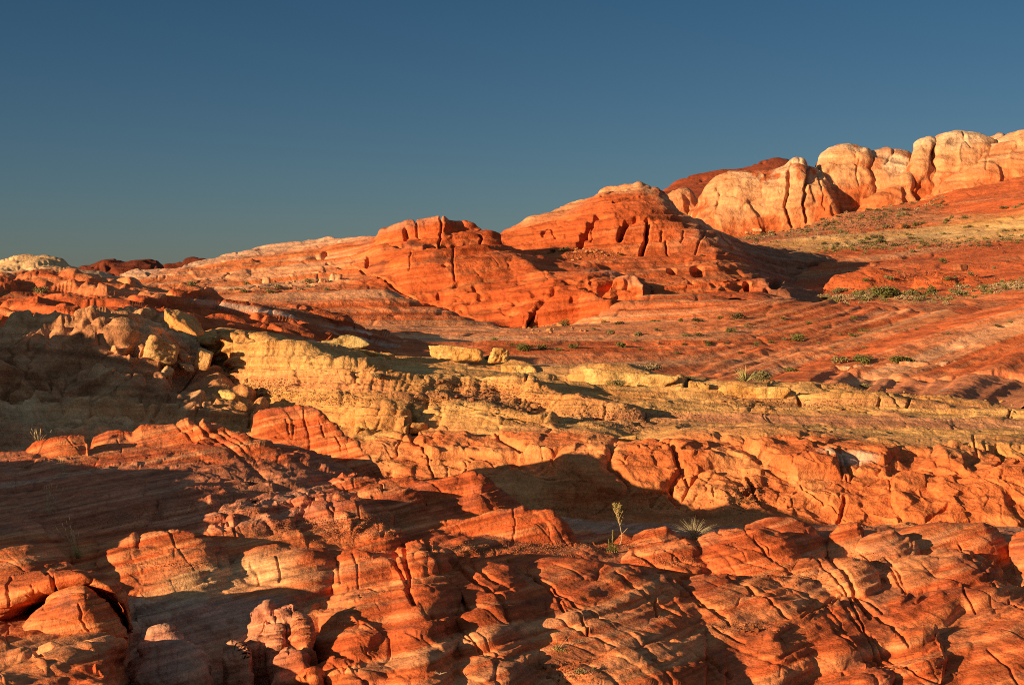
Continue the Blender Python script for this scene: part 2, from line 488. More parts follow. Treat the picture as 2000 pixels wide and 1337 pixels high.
dome([(1640, 422), (1670, 398), (1700, 376), (1730, 352), (1760, 330), (1775, 322), (1782, 330), (1790, 352), (1796, 388), (1800, 402)], [(1640, 424), (1800, 402)], 420, 12,
     "sloping orange buttress leaning against the foot of the orange pillar", red=.35, seed=5.)
dome([(1806, 395), (1820, 330), (1828, 285), (1834, 271), (1846, 264), (1868, 259), (1885, 260), (1904, 263), (1922, 267), (1938, 274), (1948, 300), (1955, 350)], [(1806, 398), (1955, 372)], 424, 18,
     "rounded pale dome right of the orange pillar", joints=[([(1880, 265), (1886, 280), (1894, 290)], 1.8, .8)], pale=.05, red=.4, seed=6.)
dome([(1930, 290), (1938, 270), (1947, 264), (1956, 262), (1962, 266), (1970, 285)], [(1930, 300), (1970, 300)], 470, 12, "tiny pale knob showing in the dip of the dome skyline", pale=.3, red=.1, seed=7.)
dome([(1785, 405), (1810, 378), (1840, 350), (1870, 324), (1900, 300), (1930, 280), (1960, 265), (2000, 252), (2050, 242), (2110, 238), (2170, 250), (2200, 330)], [(1785, 408), (1870, 384), (2000, 352), (2200, 335)], 417, 24,
     "largest smooth orange dome rising at the right edge", joints=[([(1931, 285), (1926, 310), (1928, 338)], 1.6, .8), ([(1838, 350), (1860, 345), (1880, 330)], 1.2, .6)], red=.3, pale=-.1, seed=8.)

# ---- right-hand slopes below the domes
def slopes():
    L_ = [[(1280, 602, 160), (1600, 607, 160), (2150, 607, 155)],
          [(1280, 588, 170), (1560, 592, 172), (1640, 590, 174), (1800, 598, 172), (2000, 600, 165), (2150, 600, 160)],
          [(1280, 578, 190), (1600, 575, 195), (1700, 563, 195), (1800, 568, 195), (1900, 560, 195), (2000, 545, 190), (2150, 530, 185)],
          [(1280, 560, 215), (1500, 548, 222), (1600, 538, 230), (1700, 525, 232), (1850, 515, 235), (2000, 500, 230), (2150, 490, 225)],
          [(1280, 535, 250), (1500, 515, 255), (1580, 505, 262), (1646, 499, 266), (1700, 497, 268), (1850, 492, 272), (2000, 482, 270), (2150, 470, 265)],
          [(1280, 510, 290), (1450, 490, 295), (1560, 484, 300), (1700, 479, 308), (1850, 470, 310), (2000, 462, 308), (2150, 455, 303)],
          [(1280, 490, 330), (1450, 476, 328), (1550, 468, 332), (1640, 452, 338), (1750, 449, 342), (1850, 436, 340), (2000, 401, 332), (2150, 372, 326)],
          [(1280, 480, 370), (1450, 463, 366), (1560, 452, 372), (1650, 432, 376), (1750, 413, 378), (1850, 402, 380), (2000, 375, 376), (2150, 345, 372)],
          [(1280, 470, 418), (1440, 459, 418), (1560, 444, 420), (1640, 416, 424), (1740, 398, 427), (1800, 388, 430), (1870, 366, 430), (2000, 340, 430), (2150, 318, 430)],
          [(1280, 465, 470), (1440, 455, 470), (1640, 411, 474), (1800, 383, 478), (2000, 335, 480), (2150, 315, 480)]]
    ridges = [dict(c=[(1600, 565, 205), (1630, 535, 208), (1700, 520, 210), (1780, 525, 212), (1840, 520, 214), (1930, 528, 214), (2010, 545, 212)], wf=6, hf=2, wb=10, hb=1.5, pf=1.6, k=.4),
              dict(c=[(1780, 540, 203), (1830, 527, 203), (1880, 524, 204), (1960, 535, 204), (2020, 555, 202)], wf=3, hf=1.4, wb=10, hb=1.5, pf=1.6, k=.3)]
    g = sheet(L_, 1280, 2040, 1.5, 360, ext=(0, 500), ridges=ridges, ssm=.25, csm=8)
    p = g['P']; n = g['N']
    w = bedc(p, (-.10, -.02, 1), 1.2, 30)
    D = .9 * fbm(p / 22, 4) + ledges(w, [(2.4, .36), (1.0, .24), (.45, .14)]) + .12 * fbm(p / 1.2, 3) + .25 * fbm(p / 3, 3)
    b, rr, e = blocks(p, n, (9, 12, 2.2), .25, .25, warp=.4)
    D = D + b
    g['w'] = w
    def col(g):
        s = g['s'] + .35 * n_(g, 30, 4) + .12 * n_(g, 6, 3)
        w = bedc(g['P'], (-.10, -.02, 1), 1.2, 30)
        band = fbm(np.stack([g['P'][..., 0] / 40, g['P'][..., 1] / 40, w * 1.1], -1), 4)
        fine = fbm(np.stack([g['P'][..., 0] / 25, g['P'][..., 1] / 25, w * 3.6], -1), 3, .6)
        red = mix(C(.52, .115, .034), C(.60, .25, .11), sstep(-.05, .45, band + .3 * fine))
        red = mix(red, C(.36, .085, .03), sstep(.1, .4, fine) * .5)
        yel = mix(C(.56, .285, .095), C(.60, .37, .16), sstep(-.2, .5, band))
        scr = mix(C(.36, .125, .055), C(.48, .19, .085), sstep(-.3, .5, n_(g, 4, 4)))
        yy = np.clip(np.minimum(s - 4.55, 6.3 - s) * 2.2, 0, 1) * sstep(-.35, .05, .9 * fbm(np.stack([g['P'][..., 0] / 60, g['P'][..., 1] / 60, w * .35], -1) + 3, 3) + .25)
        yy = yy * sstep(1420, 1560, g['px'])
        c = mix(red, yel, yy)
        sc = np.clip(np.minimum(s - 6.25, 8.3 - s) * 2.5, 0, 1) * sstep(1880, 1790, g['px'] + 90 * (s - 7) )
        sc2 = np.clip(np.minimum(s - 4.95, 5.45 - s) * 5, 0, 1) * sstep(0, .3, n_(g, 14, 3) + .1)
        c = mix(c, scr, np.maximum(sc, sc2 * .8))
        sand = np.clip(np.minimum(s - 1.0, 2.3 - s) * 2.5, 0, 1) * sstep(1560, 1640, g['px']) * sstep(-.2, .3, n_(g, 12, 3))
        c = mix(c, C(.40, .22, .11), sand * .8)
        return c
    finish("hillside", g, D, col, M_FAR, "", "", "structure")
slopes()

# ---- the red butte
def butte():
    L_ = [[(930, 535, 182), (1000, 535, 182), (1100, 552, 174), (1250, 588, 164), (1400, 588, 164), (1500, 586, 164), (1560, 594, 166), (1640, 600, 176), (1700, 602, 186)],
          [(930, 520, 190), (1000, 520, 190), (1100, 540, 180), (1250, 575, 171), (1400, 574, 171), (1470, 574, 171), (1540, 578, 174), (1600, 585, 184), (1700, 592, 200)],
          [(930, 508, 196), (1000, 506, 196), (1100, 515, 189), (1250, 535, 184), (1400, 535, 184), (1460, 540, 184), (1510, 552, 184), (1560, 568, 196), (1620, 580, 212), (1700, 586, 226)],
          [(930, 500, 201), (1000, 495, 201), (1100, 493, 198), (1200, 497, 196), (1300, 495, 196), (1400, 495, 196), (1424, 500, 198), (1470, 522, 200), (1530, 552, 206), (1600, 566, 224), (1700, 578, 244)],
          [(930, 480, 207), (1000, 470, 207), (1080, 455, 206), (1140, 432, 204), (1200, 422, 203), (1260, 430, 202), (1300, 440, 202), (1360, 445, 203), (1400, 458, 206), (1430, 484, 212), (1500, 516, 226), (1560, 532, 236), (1620, 548, 246), (1700, 570, 256)],
          [(930, 475, 211), (1000, 455, 212), (1100, 425, 214), (1180, 390, 213), (1250, 385, 212), (1300, 397, 212), (1330, 420, 213), (1370, 440, 214), (1400, 457, 218), (1450, 480, 230), (1540, 499, 248), (1620, 509, 258), (1660, 530, 262), (1700, 565, 264)],
          [(930, 480, 215), (968, 456, 216), (1004, 441, 218), (1032, 427, 219), (1080, 413, 221), (1124, 397, 222), (1160, 383, 222), (1172, 370, 222), (1184, 365, 222), (1205, 363, 222), (1222, 360, 222), (1236, 361, 222), (1248, 357, 222), (1262, 362, 222), (1280, 364, 222), (1300, 378, 221), (1312, 394, 221), (1324, 409, 221), (1345, 419, 222), (1360, 425, 222), (1388, 447, 224), (1408, 458, 230), (1448, 472, 242), (1488, 484, 254), (1540, 491, 262), (1580, 494, 266), (1616, 500, 270), (1640, 510, 272), (1660, 530, 272), (1700, 562, 274)]]
    ridges = [dict(c=[(1225, 600, 170), (1240, 575, 171), (1290, 552, 173), (1340, 540, 175), (1380, 545, 175), (1420, 556, 174), (1450, 575, 172), (1460, 590, 172)], wf=3, hf=1.2, wb=8, hb=.8, pf=1.8, k=.3),
              dict(c=[(1395, 575, 172), (1415, 540, 175), (1440, 528, 178), (1480, 535, 178), (1520, 553, 176), (1545, 575, 174), (1556, 590, 174)], wf=3, hf=1.6, wb=7, hb=1.2, pf=1.8, k=.3)]
    g = sheet(L_, 935, 1700, 1.3, 380, ridges=ridges, ssm=.09, csm=2.6, back=(26, 14))
    p = g['P']; n = g['N']
    w = bedc(p, (-.14, .1, 1), 1.0, 26)
    lowz = sstep(560, 470, g['py'])
    D = .8 * fbm(p / 18 + 2, 4) + ledges(w, [(2.2, .30), (.9, .28), (.4, .16)]) * (1.1 - .3 * lowz) + .22 * fbm(p / 3.2, 4) + .14 * fbm(p / 1.1, 3)
    b, rr, e = blocks(p, n, (9, 10, 11), .2, .12, warp=.6, cw=.03)
    b2, rr2, e2 = blocks(p, n, (4.2, 4, 1.6), .11, .10, warp=.6, cw=.05, seed=9.)
    D = D + b * sstep(480, 460, g['py']) * .6 + b * .35 + b2
    D -= 1.3 * sstep(.25, .6, fbm(p / C(5, 5, 2.2) + 21, 3)) * sstep(505, 530, g['py']) * sstep(1560, 1500, g['px'])      # caves in the apron
    for x, y, rx, ry, dp in ((1312, 526, 9, 6, 2.), (1362, 524, 13, 9, 3.), (1352, 550, 8, 9, 2.), (1460, 553, 8, 10, 2.4), (1516, 552, 12, 10, 2.5), (1497, 565, 6, 9, 2.), (1562, 524, 7, 4, 1.5), (1590, 523, 12, 6, 2.), (1210, 538, 8, 6, 1.5)):
        dd = ((g['px'] - x) / rx) ** 2 + ((g['py'] - y) / ry) ** 2
        D -= dp * np.clip(1 - dd, 0, 1) ** .6
    cracks(g, D, [([(1176, 423), (1164, 425), (1153, 438), (1147, 455), (1139, 468), (1134, 485)], 6., 3.4), ([(1242, 432), (1224, 435), (1215, 452), (1210, 470)], 6., 3.2),
                  ([(1264, 434), (1265, 455), (1261, 476), (1252, 496)], 4.2, 2.8), ([(1294, 450), (1290, 470)], 1.8, .7), ([(1158, 452), (1156, 478)], 1.6, .5), ([(1336, 455), (1330, 475)], 1.6, .5),
                  ([(1378, 452), (1366, 475), (1358, 494)], 1.6, .6), ([(1175, 384), (1200, 372), (1222, 370)], 1.6, 1.), ([(1200, 395), (1230, 386), (1250, 384)], 1.8, 1.1), ([(1090, 432), (1120, 428)], 1.5, .8),
                  ([(1060, 462), (1078, 450), (1086, 470)], 2., .7), ([(985, 500), (1060, 505), (1120, 500)], 2., .7), ([(1300, 470), (1304, 494)], 1.5, .9)])
    def col(g):
        w = bedc(g['P'], (-.14, .1, 1), 1.0, 26)
        band = fbm(np.stack([g['P'][..., 0] / 25, g['P'][..., 1] / 25, w * 1.4], -1), 4)
        c = mix(C(.50, .108, .03), C(.56, .185, .068), sstep(.0, .45, band) * .8)
        top = np.interp(g['px'], [935, 1100, 1180, 1250, 1300, 1360, 1420, 1700], [448, 425, 378, 372, 400, 440, 490, 540])
        c = mix(c, C(.58, .29, .14), sstep(12, -8, g['py'] - top + 14 * n_(g, 8, 3)) * .8)           # pale weathered top beds
        flank = sstep(1300, 1345, g['px'] - .9 * (470 - g['py'])) * sstep(500, 470, g['py'])
        c = mix(c, C(.60, .33, .18), flank * sstep(-.3, .3, n_(g, 7, 4)) * .4)
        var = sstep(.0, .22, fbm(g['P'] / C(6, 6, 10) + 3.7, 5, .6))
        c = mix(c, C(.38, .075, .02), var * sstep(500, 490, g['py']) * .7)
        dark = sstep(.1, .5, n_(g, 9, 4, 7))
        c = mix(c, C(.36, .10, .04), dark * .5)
        c = mix(c, C(.25, .11, .06), sstep(1430, 1475, g['px'] + .5 * (500 - g['py'])) * .75)   # far flank painted darker to deepen its shadow
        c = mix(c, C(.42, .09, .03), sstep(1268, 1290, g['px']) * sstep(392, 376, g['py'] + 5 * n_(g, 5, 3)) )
        return c
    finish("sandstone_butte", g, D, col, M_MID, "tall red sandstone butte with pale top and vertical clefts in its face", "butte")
butte()

# ---- the whale-backed ridge with a cap rock, left of the butte
def whale():
    L_ = [[(235, 600, 150), (420, 590, 156), (640, 590, 158), (860, 625, 152), (1040, 655, 146), (1180, 630, 148), (1270, 605, 155)],
          [(235, 575, 165), (420, 572, 168), (560, 566, 170), (640, 557, 172), (700, 556, 170), (752, 560, 168), (800, 580, 166), (860, 607, 163), (930, 629, 158), (1030, 643, 155), (1100, 632, 154), (1180, 612, 157), (1270, 592, 164)],
          [(235, 562, 172), (420, 548, 178), (560, 532, 180), (650, 522, 180), (740, 535, 173), (800, 555, 168), (860, 575, 166), (960, 600, 161), (1030, 600, 158), (1080, 578, 158), (1150, 568, 159), (1270, 575, 167)],
          [(235, 555, 176), (420, 538, 184), (560, 518, 188), (650, 508, 188), (740, 510, 176), (800, 520, 171), (860, 530, 169), (960, 555, 166), (1030, 560, 162), (1080, 548, 160), (1150, 545, 161), (1200, 552, 163), (1270, 568, 170)],
          [(235, 548, 180), (420, 525, 190), (560, 504, 196), (640, 499, 194), (700, 497, 186), (745, 487, 178), (850, 482, 175), (950, 485, 177), (1000, 502, 176), (1080, 531, 166), (1150, 527, 165), (1200, 534, 167), (1270, 563, 173)],
          [(235, 545, 184), (420, 512, 200), (560, 490, 205), (640, 489, 200), (700, 486, 190), (742, 479, 184), (800, 478, 182), (850, 478, 182), (970, 482, 184), (1000, 492, 188), (1080, 522, 184), (1200, 528, 182), (1270, 560, 180)],
          [(235, 541, 188), (259, 534, 190), (315, 524, 196), (420, 499, 208), (507, 487, 212), (572, 472, 214), (640, 463, 214), (700, 463, 208), (735, 463, 199), (741, 452, 189), (746, 446, 188), (780, 435, 186), (812, 427, 186), (860, 421.5, 186), (868, 423, 186), (873, 432, 187), (884, 434, 188), (920, 436, 188), (940, 442, 188), (960, 450, 188), (970, 460, 189), (978, 478, 190), (1000, 488, 192), (1080, 517, 190), (1270, 556, 185)]]
    ridges = [dict(c=[(1020, 640, 152), (1036, 612, 154), (1050, 592, 155), (1075, 573, 155), (1100, 566, 155), (1130, 568, 155), (1160, 576, 154), (1190, 588, 153), (1230, 604, 153), (1266, 622, 152)], wf=2.5, hf=3.2, wb=8, hb=1, pf=2.2, k=.3),
              dict(c=[(1172, 585, 160), (1192, 558, 160), (1206, 546, 161), (1225, 540, 161), (1244, 545, 161), (1256, 556, 160), (1262, 575, 160)], wf=2, hf=1.6, wb=3, hb=1.5, pf=2, k=.2)]
    g = sheet(L_, 235, 1270, 1.3, 380, ridges=ridges, ssm=.09, csm=2.0, back=(26, 12))
    p = g['P']; n = g['N']
    w = bedc(p, (-.17, .15, 1), 1.0, 24)
    left = sstep(760, 640, g['px'])
    D = .7 * fbm(p / 17 + 5, 4) + ledges(w, [(1.9, .24), (.8, .24), (.4, .15)]) * (.8 + .5 * left) + .2 * fbm(p / 3., 4) + .12 * fbm(p / 1.1, 3)
    b, rr, e = blocks(p, n, (8, 9, 12), .22, .14, warp=.6, cw=.03, seed=2.)
    b2, rr2, e2 = blocks(p, n, (4, 4.5, 1.5), .17, .15, warp=.4, cw=.06, seed=5.)
    D = D + b * (.5 - .3 * left) + b2 * (.6 + .6 * left)
    D -= .8 * sstep(.2, .55, fbm(p / C(2.2, 2.2, 3.2) + 13, 3)) * sstep(530, 560, g['py']) * sstep(800, 860, g['px'])
    for x, y, rx, ry, dp in ((988, 463, 11, 9, 3.), (792, 458, 4, 14, 1.6), (869, 520, 6, 4, 1.), (855, 572, 3, 7, .5)):
        dd = ((g['px'] - x) / rx) ** 2 + ((g['py'] - y) / ry) ** 2
        D -= dp * np.clip(1 - dd, 0, 1) ** .6
    cracks(g, D, [([(740, 477), (800, 484), (870, 480), (975, 482)], 2.2, 1.), ([(886, 482), (885, 510), (886, 545)], 1.6, .6), ([(860, 424), (862, 450), (858, 478)], 1.6, 1.2), ([(812, 430), (815, 455), (820, 470)], 1.5, 1.),
                  ([(720, 502), (718, 516), (716, 525)], 2.4, 1.4), ([(742, 464), (800, 462), (860, 466)], 1.2, .5), ([(1032, 642), (1044, 612), (1060, 590), (1082, 574)], 5., 2.2), ([(930, 460), (940, 470), (938, 482)], 2.4, 1.2),
                  ([(640, 520), (700, 525), (750, 548), (800, 575), (860, 602), (920, 622)], 2.4, .8), ([(560, 520), (610, 508), (640, 500)], 2, .8), ([(803, 490), (800, 530)], 1.4, .35), ([(935, 452), (948, 446)], 1.5, .8)])
    def col(g):
        w = bedc(g['P'], (-.17, .15, 1), 1.0, 24)
        band = fbm(np.stack([g['P'][..., 0] / 25, g['P'][..., 1] / 25, w * 1.6], -1), 4)
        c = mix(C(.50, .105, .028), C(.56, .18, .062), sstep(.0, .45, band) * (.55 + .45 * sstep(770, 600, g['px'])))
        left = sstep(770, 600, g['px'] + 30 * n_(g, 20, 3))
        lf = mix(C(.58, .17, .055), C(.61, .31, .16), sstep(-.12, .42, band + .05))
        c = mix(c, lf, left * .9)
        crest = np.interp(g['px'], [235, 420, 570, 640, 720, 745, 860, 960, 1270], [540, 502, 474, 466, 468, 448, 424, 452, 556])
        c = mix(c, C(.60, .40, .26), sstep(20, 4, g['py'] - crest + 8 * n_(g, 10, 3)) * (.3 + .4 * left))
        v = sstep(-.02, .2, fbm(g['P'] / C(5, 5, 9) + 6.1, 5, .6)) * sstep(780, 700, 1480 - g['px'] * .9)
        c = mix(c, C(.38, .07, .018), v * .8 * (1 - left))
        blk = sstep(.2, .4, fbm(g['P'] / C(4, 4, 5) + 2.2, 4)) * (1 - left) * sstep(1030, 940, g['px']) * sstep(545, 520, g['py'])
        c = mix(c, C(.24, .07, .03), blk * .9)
        return c
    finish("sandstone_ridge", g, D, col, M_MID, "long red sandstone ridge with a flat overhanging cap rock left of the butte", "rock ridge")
whale()

# ---- the plain of cross-bedded rock
def plain():
    L_ = [[(280, 800, 66.0), (1100, 790, 66.0), (1500, 790, 66.0), (1640, 800, 66.0), (2150, 815, 64.0)],
          [(280, 720, 86.0), (1100, 722, 88.0), (1330, 735, 84.0), (1560, 752, 76.0), (1640, 756, 74.0), (1800, 775, 71.0), (2000, 796, 68.0), (2150, 800, 67.0)],
          [(280, 690, 97.0), (800, 690, 97.0), (1000, 700, 95.7), (1300, 714, 93.2), (1500, 728, 90.0), (1640, 733, 86.0), (1800, 742, 82.0), (2000, 748, 80.0), (2150, 750, 79.0)],
          [(280, 670, 104.4), (800, 672, 104.4), (1000, 678, 103.2), (1300, 694, 100.7), (1500, 708, 97.0), (1640, 714, 92.0), (1750, 708, 88.0), (1900, 712, 86.0), (2150, 716, 85.0)],
          [(280, 650, 111.8), (800, 650, 111.8), (1000, 654, 111.8), (1300, 662, 110.6), (1500, 676, 105.6), (1640, 684, 99.4), (1800, 668, 95.7), (2000, 650, 93.9), (2150, 640, 93.2)],
          [(280, 612, 121.8), (500, 602, 121.8), (700, 632, 121.8), (850, 642, 121.8), (1000, 638, 123.6), (1200, 632, 123.6), (1500, 632, 120.5), (1700, 640, 111.8), (1800, 632, 106.9), (1900, 614, 103.2), (2000, 598, 100.7), (2150, 578, 99.4)],
          [(280, 592, 131.1), (420, 576, 132.9), (480, 566, 134.2), (560, 560, 135.4), (640, 557, 136.6), (700, 556, 136.6), (752, 562, 136.0), (800, 582, 134.2), (860, 606, 131.7), (930, 627, 129.2), (1030, 641, 128.0), (1100, 632, 128.0), (1180, 612, 129.2), (1230, 586, 134.2), (1250, 577, 136.6), (1400, 575, 137.9), (1560, 588, 137.9), (1700, 594, 134.2), (1800, 597, 126.7), (1850, 602, 119.3), (1900, 601, 110.6), (1950, 596, 105.6), (2000, 592, 103.2), (2150, 572, 101.9)]]
    g = sheet(L_, 290, 2040, 1.45, 330, ext=(0, 500), ssm=.22, csm=9, back=(14, 5))
    p = g['P']; n = g['N']
    rgt = sstep(1250, 1700, g['px'] - .8 * (640 - g['py']))
    wl = bedc(p, (-.03, .07, 1), .8, 25)
    wr = bedc(p, (-.30, .10, 1), .5, 25)
    D = .35 * fbm(p / 14 + 1, 4) + (ledges(wl, [(1.1, .30), (.5, .26), (.22, .14)]) * (1 - rgt) + ledges(wr, [(1.3, .30), (.5, .26), (.22, .15)]) * rgt) + .14 * fbm(p / 1.6, 4)
    b, rr, e = blocks(p, n, (6, 7, 1.2), .10, .10, warp=.4, seed=4.)
    D = D + b * (1 - .5 * rgt) + .10 * ridged(p / C(2.4, 2.4, .8) + 7, 3) * sstep(-.1, .3, fbm(p / 12 + 50, 2))
    cracks(g, D, [([(1640, 735), (1720, 734), (1830, 740), (2000, 738)], 3, .5)])
    def col(g):
        wl = bedc(g['P'], (-.03, .07, 1), .8, 25); wr = bedc(g['P'], (-.30, .10, 1), .5, 25)
        rgt = sstep(1250, 1700, g['px'] - .8 * (640 - g['py']))
        q = lambda w, s, k: np.stack([g['P'][..., 0] / 45, g['P'][..., 1] / 45, w * s + k], -1)
        bl = fbm(q(wl, 1.7, 0), 4, .6); br = fbm(q(wr, 2.2, 9), 4, .65)
        band = bl * (1 - rgt) + br * rgt
        c = mix(C(.58, .135, .038), C(.63, .24, .095), sstep(-.15, .3, band))
        c = mix(c, C(.64, .34, .18), sstep(.16, .42, band) * .6)
        fine = fbm(q(wl * (1 - rgt) + wr * rgt, 7., 21), 3, .6)
        c = mix(c, C(.36, .075, .025), sstep(.05, .35, fine) * .4)
        c = mix(c, C(.62, .33, .18), sstep(-.1, -.38, fine) * .45)
        c = mix(c, C(.36, .085, .03), sstep(-.15, -.45, band) * .4)
        soil = sstep(.05, .4, n_(g, 9, 4, 3) + .1) * sstep(620, 650, g['py']) * (1 - rgt)
        c = mix(c, C(.46, .17, .075), soil * .5)
        # purplish beds and the pale sand patch in front at right
        pur = sstep(1540, 1700, g['px']) * sstep(722, 745, g['py'] + 5 * n_(g, 4, 3))
        c = mix(c, mix(C(.46, .175, .08), C(.56, .27, .12), sstep(-.1, .35, bl)), pur * .85)
        sand = np.clip(1 - (((g['px'] - 1790) / 75) ** 2 + ((g['py'] - 778) / 7) ** 2), 0, 1) * 2.5
        c = mix(c, C(.30, .245, .19), np.clip(sand, 0, 1) * .9)
        return c
    finish("rock_plain", g, D, col, M_MID, "", "", "structure")
plain()

# ---- pale knoll and broken red rocks on the left
def knoll():
    L_ = [[(-160, 585, 100), (300, 605, 108), (480, 612, 112)],
          [(-160, 560, 108), (0, 556, 110), (200, 566, 112), (300, 584, 116), (480, 602, 118)],
          [(-160, 542, 122), (0, 538, 122), (130, 540, 123), (200, 548, 124), (260, 560, 124), (330, 574, 124), (480, 598, 124)],
          [(-160, 530, 132), (0, 526, 132), (70, 518, 132), (130, 527, 132), (170, 533, 130), (260, 548, 129), (335, 570, 127), (480, 596, 128)],
          [(-160, 522, 140), (-60, 519, 140), (0, 516, 140), (14, 511, 140), (30, 505, 140), (52, 501, 140), (70, 499, 140), (92, 497, 140), (105, 500, 140), (120, 504, 140), (128, 510, 140), (134, 515, 140), (146, 523, 139), (175, 527, 137), (205, 531, 135), (214, 538, 134), (260, 542, 133), (285, 551, 132), (300, 557, 131), (335, 567, 130), (352, 576, 130), (380, 588, 130), (480, 600, 131)]]
    g = sheet(L_, -40, 470, 1.5, 120, ext=(500, 0), ssm=.2, csm=2.5, back=(14, 6))
    p = g['P']
    D = .5 * fbm(p / 8, 4) + ledges(bedc(p, (-.05, .1, 1), .6, 14), [(1., .2), (.45, .1)])
    D = D + blocks(p, g['N'], (2.6, 3, 1.3), .3, .2, warp=.4, seed=6.)[0]
    def col(g):
        pale = sstep(200, 120, g['px']) * sstep(540, 524, g['py'] + 6 * n_(g, 4, 3))
        c = mix(C(.56, .20, .075), C(.60, .35, .2), sstep(-.15, .3, n_(g, 5, 4, 2)))
        c = mix(c, C(.60, .37, .18), pale)
        wh = sstep(.0, .3, n_(g, 7, 3, 5) + .25) * sstep(140, 190, g['px']) * sstep(330, 230, g['px'])
        return mix(c, C(.56, .33, .18), wh * .6)
    finish("rock_knoll", g, D, col, M_MID, "low cream coloured knoll on the left skyline with blocky pale rocks beside it", "rock knoll")
knoll()

def left_rubble():
    L_ = [[(-160, 720, 58), (480, 720, 62), (640, 730, 74), (780, 735, 82), (900, 740, 88)],
          [(-160, 655, 62), (0, 645, 62), (240, 625, 64), (300, 645, 64), (420, 655, 66), (540, 672, 74), (640, 684, 80), (760, 700, 88), (900, 716, 94)],
          [(-160, 612, 70), (0, 604, 70), (150, 603, 72), (300, 610, 74), (450, 632, 78), (540, 652, 82), (640, 664, 86), (760, 684, 94), (900, 704, 100)],
          [(-160, 572, 80), (0, 568, 80), (200, 572, 82), (300, 583, 84), (400, 597, 86), (500, 612, 90), (640, 636, 96), (740, 662, 101), (900, 694, 106)],
          [(-160, 542, 92), (0, 548, 94), (60, 545, 95), (100, 541, 95), (150, 545, 95), (200, 547, 95), (250, 556, 95), (262, 560, 95), (300, 573, 95), (330, 578, 95), (380, 584, 96), (400, 592, 97), (460, 600, 98), (500, 604, 100), (540, 607, 102), (560, 602, 103), (600, 604, 104), (640, 614, 105), (660, 625, 106), (700, 640, 107), (740, 658, 108), (780, 668, 109), (830, 682, 110), (900, 700, 112)]]
    ridges = [dict(c=[(-160, 600, 74), (-20, 596, 74), (30, 605, 74), (60, 612, 74), (75, 640, 74)], wf=2, hf=1, wb=2, hb=1., k=.1),
              dict(c=[(0, 625, 69), (20, 612, 70), (60, 600, 71), (100, 592, 72), (118, 600, 72), (130, 628, 71)], wf=2.5, hf=1, wb=1.4, hb=.8, k=.1, pf=1.5),
              dict(c=[(60, 575, 82), (120, 560, 84), (190, 552, 85), (250, 551, 85), (262, 562, 85), (275, 590, 84)], wf=3, hf=1, wb=2, hb=1.2, k=.1, pf=1.5),
              dict(c=[(240, 600, 77), (330, 585, 79), (420, 588, 80), (500, 603, 80), (560, 620, 80), (610, 650, 79)], wf=3, hf=1, wb=2, hb=1.2, k=.1, pf=1.5),
              dict(c=[(380, 622, 74), (440, 610, 76), (520, 618, 77), (600, 640, 77), (640, 655, 77), (680, 680, 77)], wf=2.5, hf=.8, wb=2, hb=1.2, k=.1, pf=1.5),
              dict(c=[(500, 610, 97), (530, 598, 98), (570, 596, 98), (640, 602, 98), (660, 612, 98), (690, 640, 98)], wf=2, hf=1.3, wb=3, hb=1.2, k=.1, pf=2)]
    g = sheet(L_, -40, 890, 1.4, 260, ext=(500, 0), ridges=ridges, ssm=.2, csm=3.5, back=(16, 5))
    p = g['P']; n = g['N']
    w = bedc(p, (.16, .12, 1), .5, 12)
    D = .5 * fbm(p / 7 + 4, 4) + ledges(w, [(.9, .28), (.42, .18), (.2, .08)])
    b, rr, e = blocks(p, n, (4.5, 4, .9), .42, .3, warp=.9, seed=7., rot=.2)
    b2, rr2, e2 = blocks(p, n, (1.7, 1.7, .6), .14, .1, warp=1., seed=8.)
    D = D + b + b2
    def col(g):
        w = bedc(g['P'], (.16, .12, 1), .5, 12)
        band = fbm(np.stack([g['P'][..., 0] / 20, g['P'][..., 1] / 20, w * 2.4], -1), 4, .6)
        c = mix(C(.50, .105, .030), C(.58, .20, .075), sstep(-.1, .35, band))
        c = mix(c, C(.58, .40, .30), sstep(.12, .38, band + .15 * n_(g, 8, 3)) * sstep(350, 480, g['px'] + 60 * n_(g, 10, 2)) * .8)
        c = mix(c, C(.60, .26, .11), sstep(.1, .5, n_(g, 10, 3, 3)) * .5)
        lowdark = sstep(430, 560, g['px']) * sstep(.0, -.3, band)
        return mix(c, C(.30, .09, .04), lowdark * .6)
    finish("rubble_slope", g, D, col, M_MID, "broken slope of tilted dark red rock layers above the shaded outcrop", "rock slope")
left_rubble()

